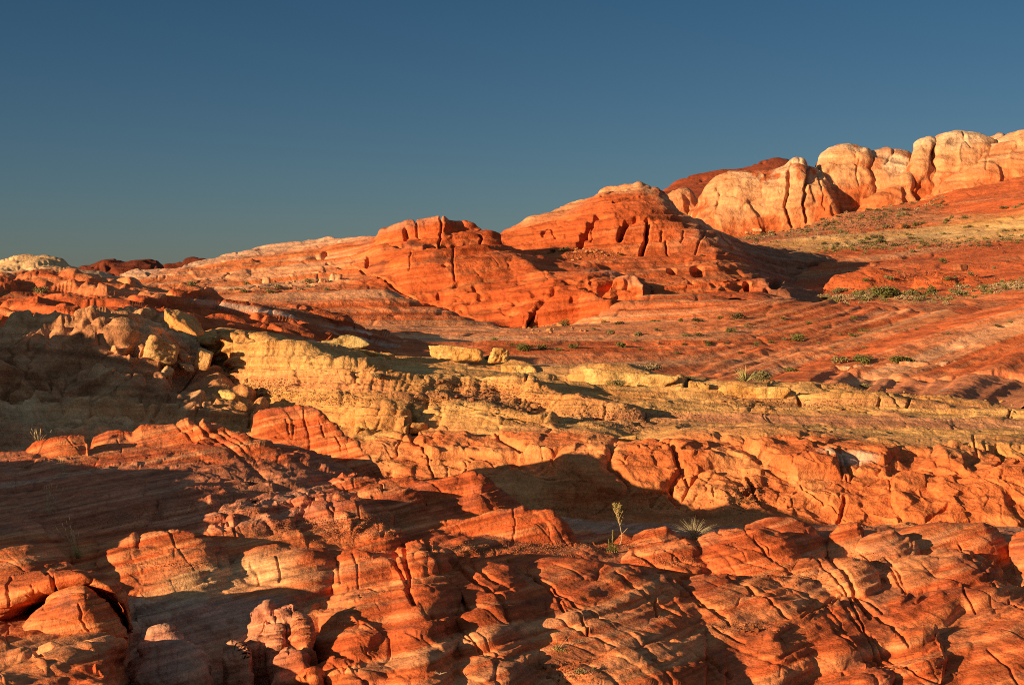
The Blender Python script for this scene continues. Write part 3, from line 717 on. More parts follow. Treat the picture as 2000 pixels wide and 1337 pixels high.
# ---- yellow ledges and the red wall of the wash
KCOL = {}
def comp(x, Y):
    f = 1 - .5 * float(sstep(800, 1200, x))
    return 46.5 + (Y - 46.5) * f if Y > 46.5 else Y
def ledge():
    L_ = [[(380, 1000, 38.0), (1000, 1085, 34.0), (2160, 1085, 34.0)],
          [(380, 905, 42.0), (480, 925, 41.0), (650, 955, 40.3), (760, 955, 39.6), (850, 975, 39.0), (980, 995, 38.6), (1100, 1006, 38.2), (1300, 1014, 38.0), (1480, 1022, 38.0), (1700, 1030, 38.0), (2160, 1036, 38.0)],
          [(380, 880, 43.5), (480, 895, 42.6), (650, 925, 41.4), (760, 930, 40.6), (850, 950, 40.0), (1000, 968, 39.5), (1200, 985, 39.0), (1500, 992, 38.8), (2160, 1000, 38.8)],
          [(380, 850, 45.0), (480, 868, 44.0), (600, 870, 43.2), (700, 880, 42.4), (850, 905, 41.2), (1000, 918, 40.4), (1200, 925, 39.9), (1500, 930, 39.8), (2160, 935, 39.8)],
          [(380, 830, 46.2), (480, 840, 45.4), (600, 845, 44.6), (700, 855, 43.6), (850, 872, 42.6), (1000, 878, 41.8), (1200, 880, 41.4), (1500, 878, 41.2), (1800, 890, 41.2), (2160, 892, 41.2)],
          [(380, 815, 47.0), (500, 822, 46.4), (600, 824, 45.8), (700, 848, 44.6), (790, 855, 44.2), (850, 851, 44.0), (1000, 853, 43.4), (1080, 850, 43.2), (1150, 848, 43.2), (1250, 862, 43.0), (1330, 852, 43.2), (1500, 848, 43.2), (1620, 856, 43.2), (1800, 866, 43.2), (2160, 872, 43.2)],
          [(380, 795, 48.4), (500, 792, 48.2), (600, 786, 47.6), (650, 781, 47.0), (720, 786, 46.4), (795, 796, 46.2), (830, 797, 47.0), (950, 793, 47.0), (1085, 830, 46.4), (1180, 842, 45.6), (1250, 858, 45.0), (1330, 847, 45.4), (1500, 842, 45.6), (1620, 850, 45.6), (1800, 858, 45.8), (2160, 866, 45.8)],
          [(380, 765, 53.8), (436, 740, 53.2), (458, 745, 49.2), (525, 760, 48.4), (595, 768, 47.8), (700, 776, 47.2), (770, 780, 47.0), (830, 774, 47.6), (900, 780, 48.3), (1050, 804, 48.6), (1200, 830, 50.0), (1330, 836, 50.0), (1600, 836, 50.0), (2160, 852, 50.0)],
          [(380, 665, 54), (430, 657, 51.8), (446, 658, 50.4), (520, 668, 49.7), (640, 690, 49.1), (700, 705, 49.0), (760, 722, 49.0), (840, 734, 49.6), (940, 741, 50.6), (1060, 768, 51.0), (1200, 792, 51.6), (1400, 800, 54.3), (1600, 806, 54.9), (1800, 818, 54.6), (2160, 840, 54.0)],
          [(380, 655, 57), (430, 651, 54), (520, 662, 52), (640, 684, 51.8), (700, 697, 52.4), (760, 709, 58.4), (840, 713, 59.5), (1000, 724, 60.1), (1110, 737, 60.1), (1330, 760, 59.5), (1560, 770, 59.5), (1700, 784, 59.0), (1850, 800, 57.8), (2160, 824, 57.2)],
          [(380, 650, 56.6), (430, 646, 57.2), (520, 657, 57.8), (640, 680, 60.1), (700, 690, 61.9), (760, 698, 63.6), (840, 699, 65.3), (1000, 707, 65.9), (1110, 718, 65.9), (1330, 738, 65.3), (1480, 745, 64.8), (1560, 742, 64.8), (1640, 752, 64.2), (1750, 768, 62.4), (1850, 782, 61.3), (2000, 798, 60.1), (2160, 806, 59.5)]]
    ridges = [dict(c=[(690, 870, 44.0), (700, 822, 44.6), (715, 800, 45.0), (740, 787, 45.2), (770, 790, 45.2), (790, 808, 45.0), (798, 850, 44.4)], wf=1.4, hf=1.2, wb=1.2, hb=.8, pf=2.4, k=.15),
              dict(c=[(810, 850, 45.0), (840, 803, 46.0), (900, 795, 46.2), (970, 797, 46.0), (1030, 806, 45.8), (1085, 828, 45.4), (1110, 850, 45.0)], wf=1., hf=.9, wb=2, hb=.5, pf=2.4, k=.12),
              dict(c=[(840, 775, 49.8), (860, 735, 50.5), (900, 728, 50.9), (960, 737, 50.9), (1040, 750, 50.6), (1120, 772, 50.3), (1200, 790, 50.1), (1260, 815, 49.8)], wf=1.1, hf=.9, wb=3, hb=.5, pf=2.4, k=.12),
              dict(c=[(1280, 775, 57.8), (1340, 752, 59.0), (1400, 745, 59.5), (1500, 750, 59.5), (1545, 768, 59.2), (1560, 790, 59.0)], wf=1.2, hf=.9, wb=3, hb=.4, pf=2.6, k=.12),
              dict(c=[(1555, 800, 57.2), (1570, 770, 57.8), (1640, 765, 58.1), (1720, 778, 57.8), (1800, 790, 57.5), (1900, 800, 57.2), (1980, 806, 57.2), (2150, 815, 56.6)], wf=1.2, hf=.9, wb=3, hb=.5, pf=2.6, k=.12),
              dict(c=[(1100, 760, 60.1), (1115, 722, 60.7), (1180, 716, 61.3), (1260, 724, 61.3), (1330, 738, 60.7), (1345, 760, 60.1)], wf=1.3, hf=1., wb=4, hb=.5, pf=2.8, k=.12),
              dict(c=[(1380, 860, 43.2), (1420, 862, 42.6), (1480, 854, 42.6), (1560, 858, 42.6), (1620, 880, 42.2)], wf=1.2, hf=1., wb=2, hb=.4, pf=2.2, k=.15),
              dict(c=[(1840, 900, 42.0), (1860, 872, 42.6), (1920, 862, 43.0), (1990, 868, 43.0), (2080, 880, 42.6), (2150, 900, 42.0)], wf=1., hf=1.1, wb=2, hb=.4, pf=2.6, k=.15)]
    L_ = [[(x, y, comp(x, Y)) for x, y, Y in l] for l in L_]
    ridges = [dict(r, c=[(x, y, comp(x, Y)) for x, y, Y in r['c']]) for r in ridges]
    g = sheet(L_, 390, 2040, 1.3, 720, ext=(0, 600), ridges=ridges, ssm=.16, csm=4, k=.1, back=(7, 2.2), M=900)
    p = g['P']; n = g['N']
    wall = sstep(5.2, 4.4, g['s'])
    w = bedc(p, (.03, .12, 1), .12, 8)
    D = .25 * fbm(p / 5 + 3, 4) * (.4 + .6 * wall) + .16 * wall * ridged(p / 2.3 + 4, 4)
    D = D + ledges(w, [(.5, .13), (.22, .10), (.10, .05)]) * (1 - .75 * wall)
    b, rr, e = blocks(p, n, (2.2, 2.2, 1.5), .24, .14, warp=.6, cw=.04, seed=3.)
    b2, rr2, e2 = blocks(p, n, (2.4, 1.6, .6), .11, .12, warp=.7, cw=.05, seed=12.)
    b3, rr3, e3 = blocks(p, n, (.7, .7, .5), .10, .06, warp=.6, cw=.06, seed=15.)
    D = D + b * (.75 * wall + .15) + b2 * (1 - wall) * .8 + b3 * (.25 + .5 * wall)
    # fluted ribs on the upper yellow face
    face = np.clip(np.minimum(g['s'] - 6.6, 8.4 - g['s']) * 2, 0, 1) * sstep(1250, 1000, g['px'])
    rx = (p[..., 0] + .9 * (p[..., 2] + 3) * -.55) + .35 * fbm(p / 1.1, 2)
    D += face * (.09 * np.abs(n1(rx / .42, 1.)) + .06 * np.abs(n1(rx / .2, 4.)) - .03)
    face2 = np.clip(np.minimum(g['s'] - 4.6, 6.3 - g['s']) * 2, 0, 1) * sstep(1140, 1000, g['px'])
    D += face2 * (.12 * np.abs(n1(rx / .5, 7.)) - .03)
    # debris benches are rough
    deb = np.clip(1 - np.abs(g['s'] - 6.55) / .5, 0, 1) * sstep(1500, 1200, g['px'])
    D += deb * (blocks(p, n, (.42, .42, .3), .08, .04, warp=1.1, seed=21.)[0] + .05)
    D += .05 * fbm(p / .5, 4) + .07 * wall * ridged(p / .9 + 14, 3)
    cracks(g, D, [([(1462, 930), (1468, 945), (1470, 960), (1455, 975)], 6, .5), ([(1640, 880), (1655, 905), (1668, 918), (1662, 930)], 3, .3), ([(1655, 925), (1665, 935), (1690, 940)], 3, .3), ([(1900, 862), (1910, 885), (1890, 895), (1860, 900)], 2.4, .25),
                  ([(1945, 868), (1962, 880), (1955, 900), (1945, 915)], 4, .4), ([(1980, 885), (1990, 900), (1985, 905)], 3, .3), ([(1650, 975), (1645, 995), (1640, 1008)], 5, .4), ([(1310, 950), (1312, 975), (1325, 985)], 6, .5), ([(1330, 925), (1300, 960), (1270, 980)], 3, .25),
                  ([(1850, 990), (1830, 1005), (1810, 1015)], 3, .3), ([(1540, 990), (1580, 985), (1610, 980)], 2.5, .2), ([(835, 900), (845, 920), (850, 935)], 2, .3), ([(740, 905), (775, 890), (780, 870)], 2, .25), ([(428, 655), (432, 690), (436, 715), (448, 735)], 5, .8),
                  ([(800, 800), (805, 830), (812, 850)], 7, .9), ([(1545, 768), (1556, 775), (1562, 790)], 4, .6), ([(1716, 785), (1712, 800)], 3, .4), ([(1775, 785), (1768, 800)], 3, .4), ([(1972, 808), (1970, 822)], 2.5, .4), ([(1332, 755), (1345, 748), (1352, 758)], 4, .5), ([(1030, 735), (1028, 750)], 3, .4)], .6)
    def col(g):
        p = g['P']
        nn = n_(g, 2.2, 4); n5 = n_(g, 5, 3, 3)
        w = bedc(p, (.03, .12, 1), .12, 8)
        band = fbm(np.stack([p[..., 0] / 9, p[..., 1] / 9, w * 4.5], -1), 4, .6)
        red = mix(C(.56, .150, .045), C(.62, .245, .088), sstep(-.3, .4, nn + .4 * n5))
        red = mix(red, C(.46, .10, .03), sstep(.15, .5, n_(g, 1.4, 4, 9)) * .55)
        yel = mix(C(.56, .25, .075), C(.58, .315, .11), sstep(-.3, .35, nn))
        yel = mix(yel, C(.47, .285, .10), sstep(.05, .4, band) * .45)                    # olive beds
        fine = fbm(np.stack([p[..., 0] / 8, p[..., 1] / 8, w * 15.], -1), 3, .6)
        yel = mix(yel, C(.40, .22, .085), sstep(.08, .4, fine) * .55)
        yel = mix(yel, C(.60, .35, .135), sstep(-.1, -.4, fine) * .5)
        pur = mix(C(.40, .165, .085), C(.54, .25, .12), sstep(-.2, .3, band))
        edge = np.interp(g['px'], [390, 500, 640, 720, 800, 1085, 1150, 1250, 1330, 1620, 1800, 2150], [845, 848, 850, 870, 858, 850, 848, 864, 852, 856, 868, 876])
        t = sstep(9, -9, g['py'] - edge + 10 * nn + 6 * n5)
        c = mix(red, yel, t)
        # pink-orange base of the yellow faces
        pk = np.clip(1 - np.abs(g['s'] - 7.2 + .5 * n5) / .55, 0, 1) + .8 * np.clip(1 - np.abs(g['s'] - 5.2) / .5, 0, 1)
        c = mix(c, C(.58, .225, .09), np.clip(pk * sstep(-.2, .25, n_(g, 3, 3, 6) + .15), 0, 1) * t * .85)
        e2 = np.interp(g['px'], [390, 900, 1100, 1330, 1600, 2150], [780, 790, 812, 822, 822, 838])
        pb = np.clip(1 - np.abs(g['py'] - e2 + 7 * band) / 11, 0, 1) * sstep(1000, 1300, g['px'])
        c = mix(c, pur, np.clip(pb * 1.5, 0, 1) * .85)
        pb2 = np.clip(1 - np.abs(g['py'] - e2 + 34 + 6 * band) / 7, 0, 1) * sstep(1300, 1500, g['px'])
        c = mix(c, pur, pb2 * .6)
        deb = np.clip(1 - np.abs(g['s'] - 6.55) / .55, 0, 1) * sstep(1560, 1250, g['px']) * sstep(640, 800, g['px'])
        c = mix(c, mix(C(.30, .125, .06), C(.46, .21, .09), sstep(-.3, .4, n_(g, .5, 4))), deb * .85)
        crust = sstep(.1, .45, n_(g, 3.5, 4, 11)) * sstep(8.6, 9.2, g['s'])
        c = mix(c, C(.36, .20, .10), crust * .5)
        white = np.clip(1.6 - ((g['px'] - 1655) / 55) ** 2 - ((g['py'] - 892) / 9) ** 2 + .8 * nn, 0, 1)
        c = mix(c, C(.66, .42, .28), white * .8)
        return c
    finish("rock_ledge", g, D, col, M_WASH, "long yellow banded rock ledge above the red wall of the dry wash", "rock ledge")
ledge()

# ---- shaded yellow-grey outcrop on the left
def shaded_outcrop():
    L_ = [[(-160, 915, 40.0), (200, 905, 40.0), (560, 880, 42.0)],
          [(-160, 862, 42.6), (0, 860, 42.6), (250, 855, 42.8), (420, 845, 43.4), (520, 835, 44.5), (560, 850, 45.0)],
          [(-160, 825, 43.8), (0, 820, 43.8), (200, 815, 44.0), (350, 802, 44.6), (450, 800, 45.6), (520, 812, 46.5), (560, 840, 47.0)],
          [(-160, 790, 45.2), (0, 785, 45.2), (200, 785, 45.4), (350, 776, 45.8), (450, 776, 47.0), (500, 792, 48.0), (560, 830, 48.0)],
          [(-160, 720, 46.8), (0, 720, 46.8), (200, 715, 47.0), (320, 722, 47.4), (400, 735, 52.6), (450, 752, 54.1), (510, 785, 50.5), (560, 825, 50.0)],
          [(-160, 670, 48.0), (0, 668, 48.0), (150, 655, 48.4), (240, 650, 49.0), (350, 680, 51.6), (420, 700, 55.6), (445, 735, 56.1), (510, 780, 52.0), (560, 822, 52.0)],
          [(-160, 652, 51.0), (-60, 656, 51.0), (0, 649, 51.0), (40, 640, 51.0), (62, 635, 51.0), (110, 634, 51.4), (150, 632, 51.6), (185, 622, 52.0), (215, 610, 52.6), (250, 606, 53.0), (280, 612, 53.4), (310, 640, 53.6), (360, 660, 55.4), (400, 655, 58.2), (425, 665, 58.0), (440, 715, 57.6), (470, 750, 53.0), (510, 776, 53.0), (560, 820, 54.0)]]
    ridges = [dict(c=[(360, 760, 48.0), (380, 700, 54.2), (395, 665, 55.0), (410, 655, 55.2), (425, 668, 55.0), (432, 700, 54.6), (445, 745, 54.0)], wf=1.2, hf=1.6, wb=2, hb=1, pf=2.2, k=.15),
              dict(c=[(410, 860, 44.6), (420, 815, 45.4), (450, 795, 45.8), (485, 800, 46.0), (500, 830, 46.0), (505, 860, 45.6)], wf=1.2, hf=.9, wb=2, hb=.6, pf=2.2, k=.15)]
    g = sheet(L_, -40, 555, 1.35, 330, ext=(600, 0), ridges=ridges, ssm=.18, csm=4, back=(7, 3.5))
    p = g['P']; n = g['N']
    D = .6 * fbm(p / 4.5 + 8, 4) + .3 * ridged(p / 2.4 + 9, 4) + ledges(bedc(p, (.1, .1, 1), .3, 6), [(.6, .06), (.25, .035)])
    b, rr, e = blocks(p, n, (2.6, 2.4, 2.), .3, .18, warp=.6, cw=.045, seed=13.)
    b3, rr3, e3 = blocks(p, n, (.9, .9, .8), .22, .12, warp=.8, cw=.07, seed=14.)
    D = D + b + b3 + .12 * fbm(p / .6, 4) + .10 * ridged(p / 1.1 + 2, 3)
    for x, y, rx, ry, dp in ((258, 695, 12, 14, 1.3), (20, 810, 30, 10, .8), (345, 700, 10, 12, .7), (320, 720, 10, 10, .6), (270, 815, 12, 6, .5)):
        dd = ((g['px'] - x) / rx) ** 2 + ((g['py'] - y) / ry) ** 2
        D -= dp * np.clip(1 - dd, 0, 1) ** .6
    cracks(g, D, [([(380, 740), (330, 775), (280, 812), (260, 830)], 2.6, .3), ([(485, 800), (486, 825), (484, 842)], 3, .5), ([(70, 820), (160, 830), (240, 840)], 2.5, .25), ([(430, 655), (436, 690), (444, 720)], 4, .6)])
    def col(g):
        nn = n_(g, 2.4, 4); n2 = n_(g, 4, 4, 5)
        c = mix(C(.57, .27, .115), C(.61, .37, .185), sstep(-.3, .3, nn))
        c = mix(c, C(.38, .16, .075), sstep(-.1, .3, n2) * .75)
        c = mix(c, C(.50, .29, .15), sstep(812, 835, g['py'] + 12 * nn) * .5)
        c = mix(c, C(.58, .25, .08), sstep(370, 440, g['px'] + 30 * nn) * .7)
        c = mix(c, C(.46, .31, .19), sstep(.1, .4, n_(g, 3, 3, 8)) * sstep(690, 650, g['py']) * .5)
        c = c * (1 + .3 * fbm(g['P'] / .55 + 4, 4) + .18 * n1(bedc(g['P'], (.1, .1, 1), .2, 4) / .16))[..., None]
        return c
    finish("rock_outcrop", g, D, col, M_WASH, "large yellow grey rock outcrop lying in deep shadow at left", "rock outcrop")
shaded_outcrop()
# ================================================================== THE NEAR SLABS
def nearY(Y): return float(np.interp(Y, [-60, 11.1, 25, 28, 31, 34, 36, 436], [-29., 15.9, 22.5, 24.8, 27.8, 32.5, 36, 436]))
FR = []          # (crest, kwargs, split name, label)
def fr(c, lab=None, ab=False, **kw):
    im = max(range(len(c)), key=lambda i: c[i][2])          # the sunward end does not lean towards the viewer
    c = [(a, b, c[im][2] if i < im else d) for i, (a, b, d) in enumerate(c)]
    y = np.mean([q[2] for q in c]); f = 1 if y > 25 else 1 + .4 * (25 - y) / 14
    for k_ in ('wf', 'hf', 'wb', 'hb'):
        if k_ in kw: kw[k_] *= f * (.5 if k_[0] == 'h' and not ab else 1) * (1.35 if k_ == 'wf' and y < 24 and not ab else 1)
    FR.append((dict(c=[(a, b, nearY(d)) for a, b, d in c] if not ab else c, **kw), lab))
def Yc(Y, pts): return [(x, y, Y) for x, y in pts]
# far row of slabs
fr([(40, 905, 29.5), (52, 878, 30), (66, 862, 30.4), (100, 853, 30.6), (140, 848, 30.6), (166, 849, 30.6), (172, 862, 30.4), (178, 880, 30)], wf=1.2, hf=.55, wb=.8, hb=.6, pf=2.2)
fr([(172, 880, 30.4), (182, 852, 31), (192, 848, 31), (212, 840, 31), (235, 838, 31), (258, 842, 31), (275, 828, 31.4), (300, 826, 31.6), (325, 827, 31.6), (345, 822, 31.8), (368, 815.5, 31.8), (378, 822, 31.8), (384, 829, 31.6), (397, 817, 31.6), (415, 826, 31.6), (440, 838, 31.4), (470, 846, 31), (520, 862, 30.6), (560, 880, 30), (600, 902, 29.6), (625, 922, 29.3), (638, 945, 29)], wf=2.2, hf=1.0, wb=.7, hb=.8, pf=1.5,
   lab=("rock_slab", "sunlit jointed red slabs between the shaded outcrop and the peaked mound", "rock slab"))
fr([(488, 862, 34.5), (496, 815, 34.9), (506, 806, 35.1), (530, 802, 35.3), (560, 797, 35.5), (585, 793, 35.5), (604, 793, 35.5), (622, 799, 35.4), (640, 812, 35.3), (660, 832, 35.1), (680, 852, 34.9), (700, 872, 34.5), (720, 892, 34.1), (737, 912, 33.7), (750, 930, 33.5), (758, 952, 33.3)], wf=1.6, hf=2.2, wb=1.6, hb=1.6, pf=1.5,
   lab=("rock_mound", "peaked red mound with square joint blocks and a dark shaded right flank", "rock mound"))
# slabs sunk in the shaded hollow
fr(Yc(27.5, [(-150, 930), (0, 918), (40, 925), (90, 928), (130, 925), (150, 945), (160, 970)]), wf=1.5, hf=.5, wb=1, hb=.3)
fr(Yc(29, [(180, 950), (200, 925), (240, 920), (275, 918), (290, 926), (320, 930), (345, 950)]), wf=1, hf=.5, wb=.8, hb=.4)
fr(Yc(26.5, [(140, 990), (160, 962), (210, 956), (270, 958), (330, 962), (360, 985)]), wf=1., hf=.4, wb=.8, hb=.4)
fr(Yc(26.8, [(310, 985), (330, 955), (355, 944), (400, 938), (420, 942), (440, 934), (470, 932), (500, 945), (530, 962), (560, 985)]), wf=.6, hf=.5, wb=.8, hb=.4)
fr(Yc(28.5, [(525, 955), (545, 937), (560, 932), (580, 940), (590, 950), (620, 930), (650, 945), (700, 960)]), wf=1.2, hf=.4, wb=.8, hb=.5)
fr([(596, 960, 28), (608, 948, 28.2), (630, 937, 28.3), (655, 926, 28.4), (668, 918, 28.4), (680, 919, 28.4), (690, 928, 28.3), (720, 929, 28.3), (750, 934, 28.3), (800, 940, 28.2), (820, 940, 28.2), (850, 938, 28.2), (880, 931, 28.2), (905, 928, 28.2), (925, 926, 28.1), (940, 931, 28), (962, 946, 27.9), (985, 965, 27.8), (1010, 977, 27.7), (1028, 990, 27.6), (1038, 1012, 27.5)], wf=1.3, hf=.95, wb=1.4, hb=1.1, pf=1.7,
   lab=("rock_ridge", "banded red ridge stretching right from the foot of the peaked mound", "rock ridge"))
fr(Yc(26.5, [(690, 985), (705, 962), (740, 958), (780, 962), (810, 970), (830, 985), (835, 1000)]), wf=.8, hf=.45, wb=.9, hb=.5)
fr(Yc(24.8, [(560, 1010), (580, 985), (640, 976), (700, 980), (740, 990), (770, 1010)]), wf=1., hf=.45, wb=.8, hb=.5)
fr(Yc(24, [(360, 1015), (385, 985), (420, 978), (470, 985), (520, 992), (560, 1015)]), wf=1.2, hf=.4, wb=.8, hb=.4)
fr([(560, 985, 25.6), (575, 970, 25.8), (600, 966, 25.8), (640, 972, 25.8), (655, 995, 25.6)], wf=.5, hf=.6, wb=.8, hb=.5)
fr([(790, 1062, 24), (812, 1040, 24.4), (835, 1026, 24.6), (859, 1014, 24.8), (890, 1010, 24.9), (921, 1007, 25), (950, 1004, 25), (979, 1002, 25), (1000, 998, 25), (1021, 995, 25), (1040, 999, 25), (1052, 999, 25), (1066, 997, 25), (1080, 1001, 24.9), (1099, 1021, 24.8), (1118, 1041, 24.6), (1128, 1058, 24.5), (1132, 1080, 24.4)], wf=.55, hf=.55, wb=1.4, hb=.9, pf=1.7,
   lab=("rock_ridge", "flat topped red ridge with a smooth front face left of the dry yellow shrub", "rock ridge"))
fr(Yc(23, [(640, 1062), (660, 1040), (700, 1026), (760, 1022), (785, 1030), (800, 1060)]), wf=.8, hf=.45, wb=.8, hb=.5)
# left middle
fr(Yc(20.5, [(-150, 1020), (-60, 1006), (0, 1008), (36, 1008), (80, 1018), (110, 1036), (134, 1054), (142, 1075)]), wf=1.6, hf=.45, wb=.5, hb=.6)
fr(Yc(20.2, [(124, 1082), (134, 1060), (150, 1050), (176, 1046), (190, 1060), (196, 1085)]), wf=.7, hf=.4, wb=.5, hb=.5)
fr(Yc(19.6, [(186, 1090), (200, 1066), (232, 1056), (262, 1050), (272, 1068), (285, 1054), (340, 1047), (400, 1046), (432, 1060), (452, 1080)]), wf=1., hf=.35, wb=.6, hb=.5)
fr([(450, 1098, 18.6), (468, 1080, 18.9), (500, 1068, 19), (540, 1063, 19), (565, 1068, 19), (585, 1084, 18.8)], wf=.7, hf=.4, wb=.6, hb=.4)
fr(Yc(17.2, [(-150, 1080), (-40, 1066), (0, 1066), (50, 1066), (82, 1073), (96, 1085), (108, 1105)]), wf=1., hf=.45, wb=.5, hb=.5)
fr(Yc(16.4, [(-150, 1105), (0, 1103), (28, 1096), (90, 1094), (130, 1098), (150, 1112), (160, 1130)]), wf=.8, hf=.4, wb=.5, hb=.5)
# pale slabs
fr([(236, 1160, 16.3), (300, 1140, 16.7), (345, 1125, 17.1), (380, 1112, 17.4), (430, 1103, 17.6), (470, 1100, 17.7), (490, 1112, 17.5), (505, 1095, 17.8), (530, 1083, 18), (560, 1075, 18.1), (590, 1070, 18.2), (610, 1071, 18.2), (630, 1078, 18.1), (652, 1090, 17.9), (668, 1115, 17.6)], wf=1.05, hf=.40, wb=.7, hb=.4, pf=1.7,
   lab=("rock_slab", "pale tan rounded slab above the long shadow in front of the hollow", "rock slab"))
# banded middle slabs
fr([(605, 1145, 16.6), (630, 1115, 17.1), (655, 1090, 17.5), (672, 1080, 17.7), (700, 1075, 17.8), (745, 1073, 17.9), (768, 1076, 17.9), (776, 1070, 18), (790, 1058, 18.2), (806, 1053, 18.3), (824, 1051, 18.3), (834, 1058, 18.2), (846, 1056, 18.2), (870, 1068, 18.1), (890, 1085, 17.9), (906, 1110, 17.7), (914, 1140, 17.5)], wf=2.9, hf=.75, wb=.6, hb=.7, pf=1.5,
   lab=("rock_slab", "banded red slabs split by steep dark joints beside the pale tan slab", "rock slab"))
fr([(868, 1122, 16.9), (890, 1106, 17.2), (912, 1096, 17.3), (930, 1089, 17.4), (960, 1091, 17.4), (994, 1094, 17.4), (1012, 1108, 17.3), (1030, 1125, 17.1), (1056, 1143, 16.8), (1080, 1163, 16.4), (1096, 1182, 16.1), (1106, 1205, 15.8)], wf=2.7, hf=.65, wb=.6, hb=.6, pf=1.5)
fr([(1030, 1110, 18), (1060, 1098, 18.4), (1110, 1096, 18.6), (1180, 1100, 18.6), (1250, 1112, 18.2), (1320, 1140, 17.5), (1380, 1180, 16.6)], wf=2.6, hf=.6, wb=1, hb=.4, pf=1.7)
fr([(1000, 1235, 14.2), (1030, 1213, 14.6), (1068, 1202, 14.9), (1100, 1196, 15), (1118, 1198, 15), (1135, 1212, 14.8), (1150, 1240, 14.5)], wf=1.2, hf=.4, wb=.5, hb=.4)
fr([(1080, 1200, 15.6), (1150, 1175, 16.2), (1220, 1166, 16.5), (1270, 1170, 16.4), (1300, 1180, 16.2), (1360, 1195, 15.8), (1420, 1225, 15)], wf=1.6, hf=.5, wb=.7, hb=.4)
# near the yellow shrub
fr(Yc(25.6, [(1120, 1075), (1160, 1058), (1185, 1050), (1215, 1042), (1235, 1050), (1262, 1040), (1300, 1032), (1325, 1045), (1335, 1060)]), wf=.8, hf=.35, wb=.6, hb=.4)
# big barrel slabs at right
fr([(1210, 1095, 21.2), (1232, 1073, 21.7), (1270, 1063, 21.9), (1306, 1057, 22), (1336, 1052, 22), (1350, 1056, 21.9), (1366, 1075, 21.6), (1392, 1098, 21.2), (1402, 1122, 20.8)], wf=.9, hf=.6, wb=.8, hb=.7, pf=1.8)
fr([(1352, 1075, 21.9), (1366, 1051, 22.2), (1385, 1043, 22.4), (1416, 1035, 22.5), (1450, 1032, 22.5), (1480, 1030, 22.5), (1500, 1035, 22.5), (1520, 1039, 22.4), (1540, 1048, 22.3), (1554, 1060, 22.1), (1562, 1078, 21.9), (1567, 1104, 21.6)], wf=.85, hf=.75, wb=.9, hb=.8, pf=1.9,
   lab=("rock_slab", "barrel shaped banded red slab just right of the pale grass clump", "rock slab"))
fr([(1440, 1058, 24.4), (1460, 1031, 24.8), (1490, 1020, 25), (1520, 1013, 25.1), (1548, 1010, 25.2), (1572, 1015, 25.1), (1594, 1032, 24.9), (1612, 1050, 24.6), (1620, 1075, 24.3)], wf=1.2, hf=.7, wb=.9, hb=.8, pf=1.7)
fr(Yc(24.6, [(1612, 1060), (1618, 1036), (1636, 1022), (1660, 1016), (1676, 1017), (1690, 1034), (1696, 1052), (1690, 1075)]), wf=.8, hf=.7, wb=.6, hb=.6, pf=1.9)
fr([(1664, 1092, 22.4), (1676, 1066, 22.7), (1690, 1052, 22.9), (1712, 1047, 23), (1740, 1042, 23), (1760, 1049, 22.9), (1784, 1066, 22.6), (1796, 1090, 22.3)], wf=.9, hf=.6, wb=.8, hb=.6, pf=1.9)
fr([(1740, 1062, 24.3), (1765, 1040, 24.7), (1800, 1031, 24.9), (1830, 1026, 25), (1880, 1028, 25), (1920, 1024, 25), (1936, 1028, 25), (1958, 1043, 24.8), (1972, 1060, 24.5), (1980, 1085, 24.2)], wf=1.4, hf=.7, wb=.9, hb=.7, pf=1.7)
fr(Yc(23.6, [(1968, 1078), (1980, 1050), (2000, 1040), (2050, 1032), (2150, 1036)]), wf=1.2, hf=.6, wb=.7, hb=.5)
fr([(1716, 1140, 19.6), (1735, 1112, 20), (1752, 1096, 20.2), (1775, 1088, 20.3), (1800, 1085, 20.3), (1830, 1091, 20.2), (1848, 1108, 20), (1857, 1130, 19.7), (1855, 1158, 19.3)], wf=.85, hf=.7, wb=.6, hb=.6, pf=2,
   lab=("rock_slab", "bulging rounded red slab under a dark curved crack at right", "rock slab"))
fr([(1800, 1095, 20.8), (1830, 1076, 21.1), (1862, 1070, 21.2), (1900, 1076, 21.1), (1935, 1095, 20.9), (1965, 1115, 20.5), (1985, 1140, 20)], wf=1.6, hf=.75, wb=.6, hb=.6, pf=1.7)
fr([(1590, 1130, 19.6), (1604, 1105, 20), (1625, 1096, 20.2), (1665, 1090, 20.3), (1690, 1098, 20.1), (1710, 1115, 19.9), (1722, 1145, 19.5)], wf=1., hf=.5, wb=.5, hb=.5)
fr(Yc(21, [(1530, 1122), (1550, 1100), (1580, 1092), (1612, 1094), (1632, 1112)]), wf=.8, hf=.4, wb=.5, hb=.4)
fr([(1300, 1150, 18.2), (1335, 1128, 18.6), (1375, 1118, 18.8), (1420, 1118, 18.8), (1450, 1128, 18.6), (1500, 1130, 18.6), (1560, 1140, 18.4), (1600, 1150, 18.2), (1640, 1165, 17.8), (1670, 1185, 17.3)], wf=1.9, hf=.65, wb=.7, hb=.5, pf=1.7,
   lab=("rock_slab", "smooth tan and red slab below the barrel shaped slab at right", "rock slab"))
fr([(1560, 1222, 16), (1590, 1195, 16.5), (1622, 1172, 16.9), (1645, 1178, 16.8), (1670, 1195, 16.4), (1690, 1215, 16)], wf=.8, hf=.4, wb=.5, hb=.5)
fr([(1700, 1195, 16.7), (1730, 1172, 17.1), (1760, 1165, 17.3), (1800, 1170, 17.2), (1840, 1160, 17.4), (1880, 1170, 17.2), (1900, 1195, 16.7)], wf=1., hf=.5, wb=.5, hb=.5)
fr([(1850, 1175, 17.6), (1880, 1140, 18.2), (1930, 1130, 18.4), (1975, 1140, 18.2), (2000, 1160, 17.8), (2060, 1150, 18), (2150, 1150, 18)], wf=1.2, hf=.5, wb=.5, hb=.5)
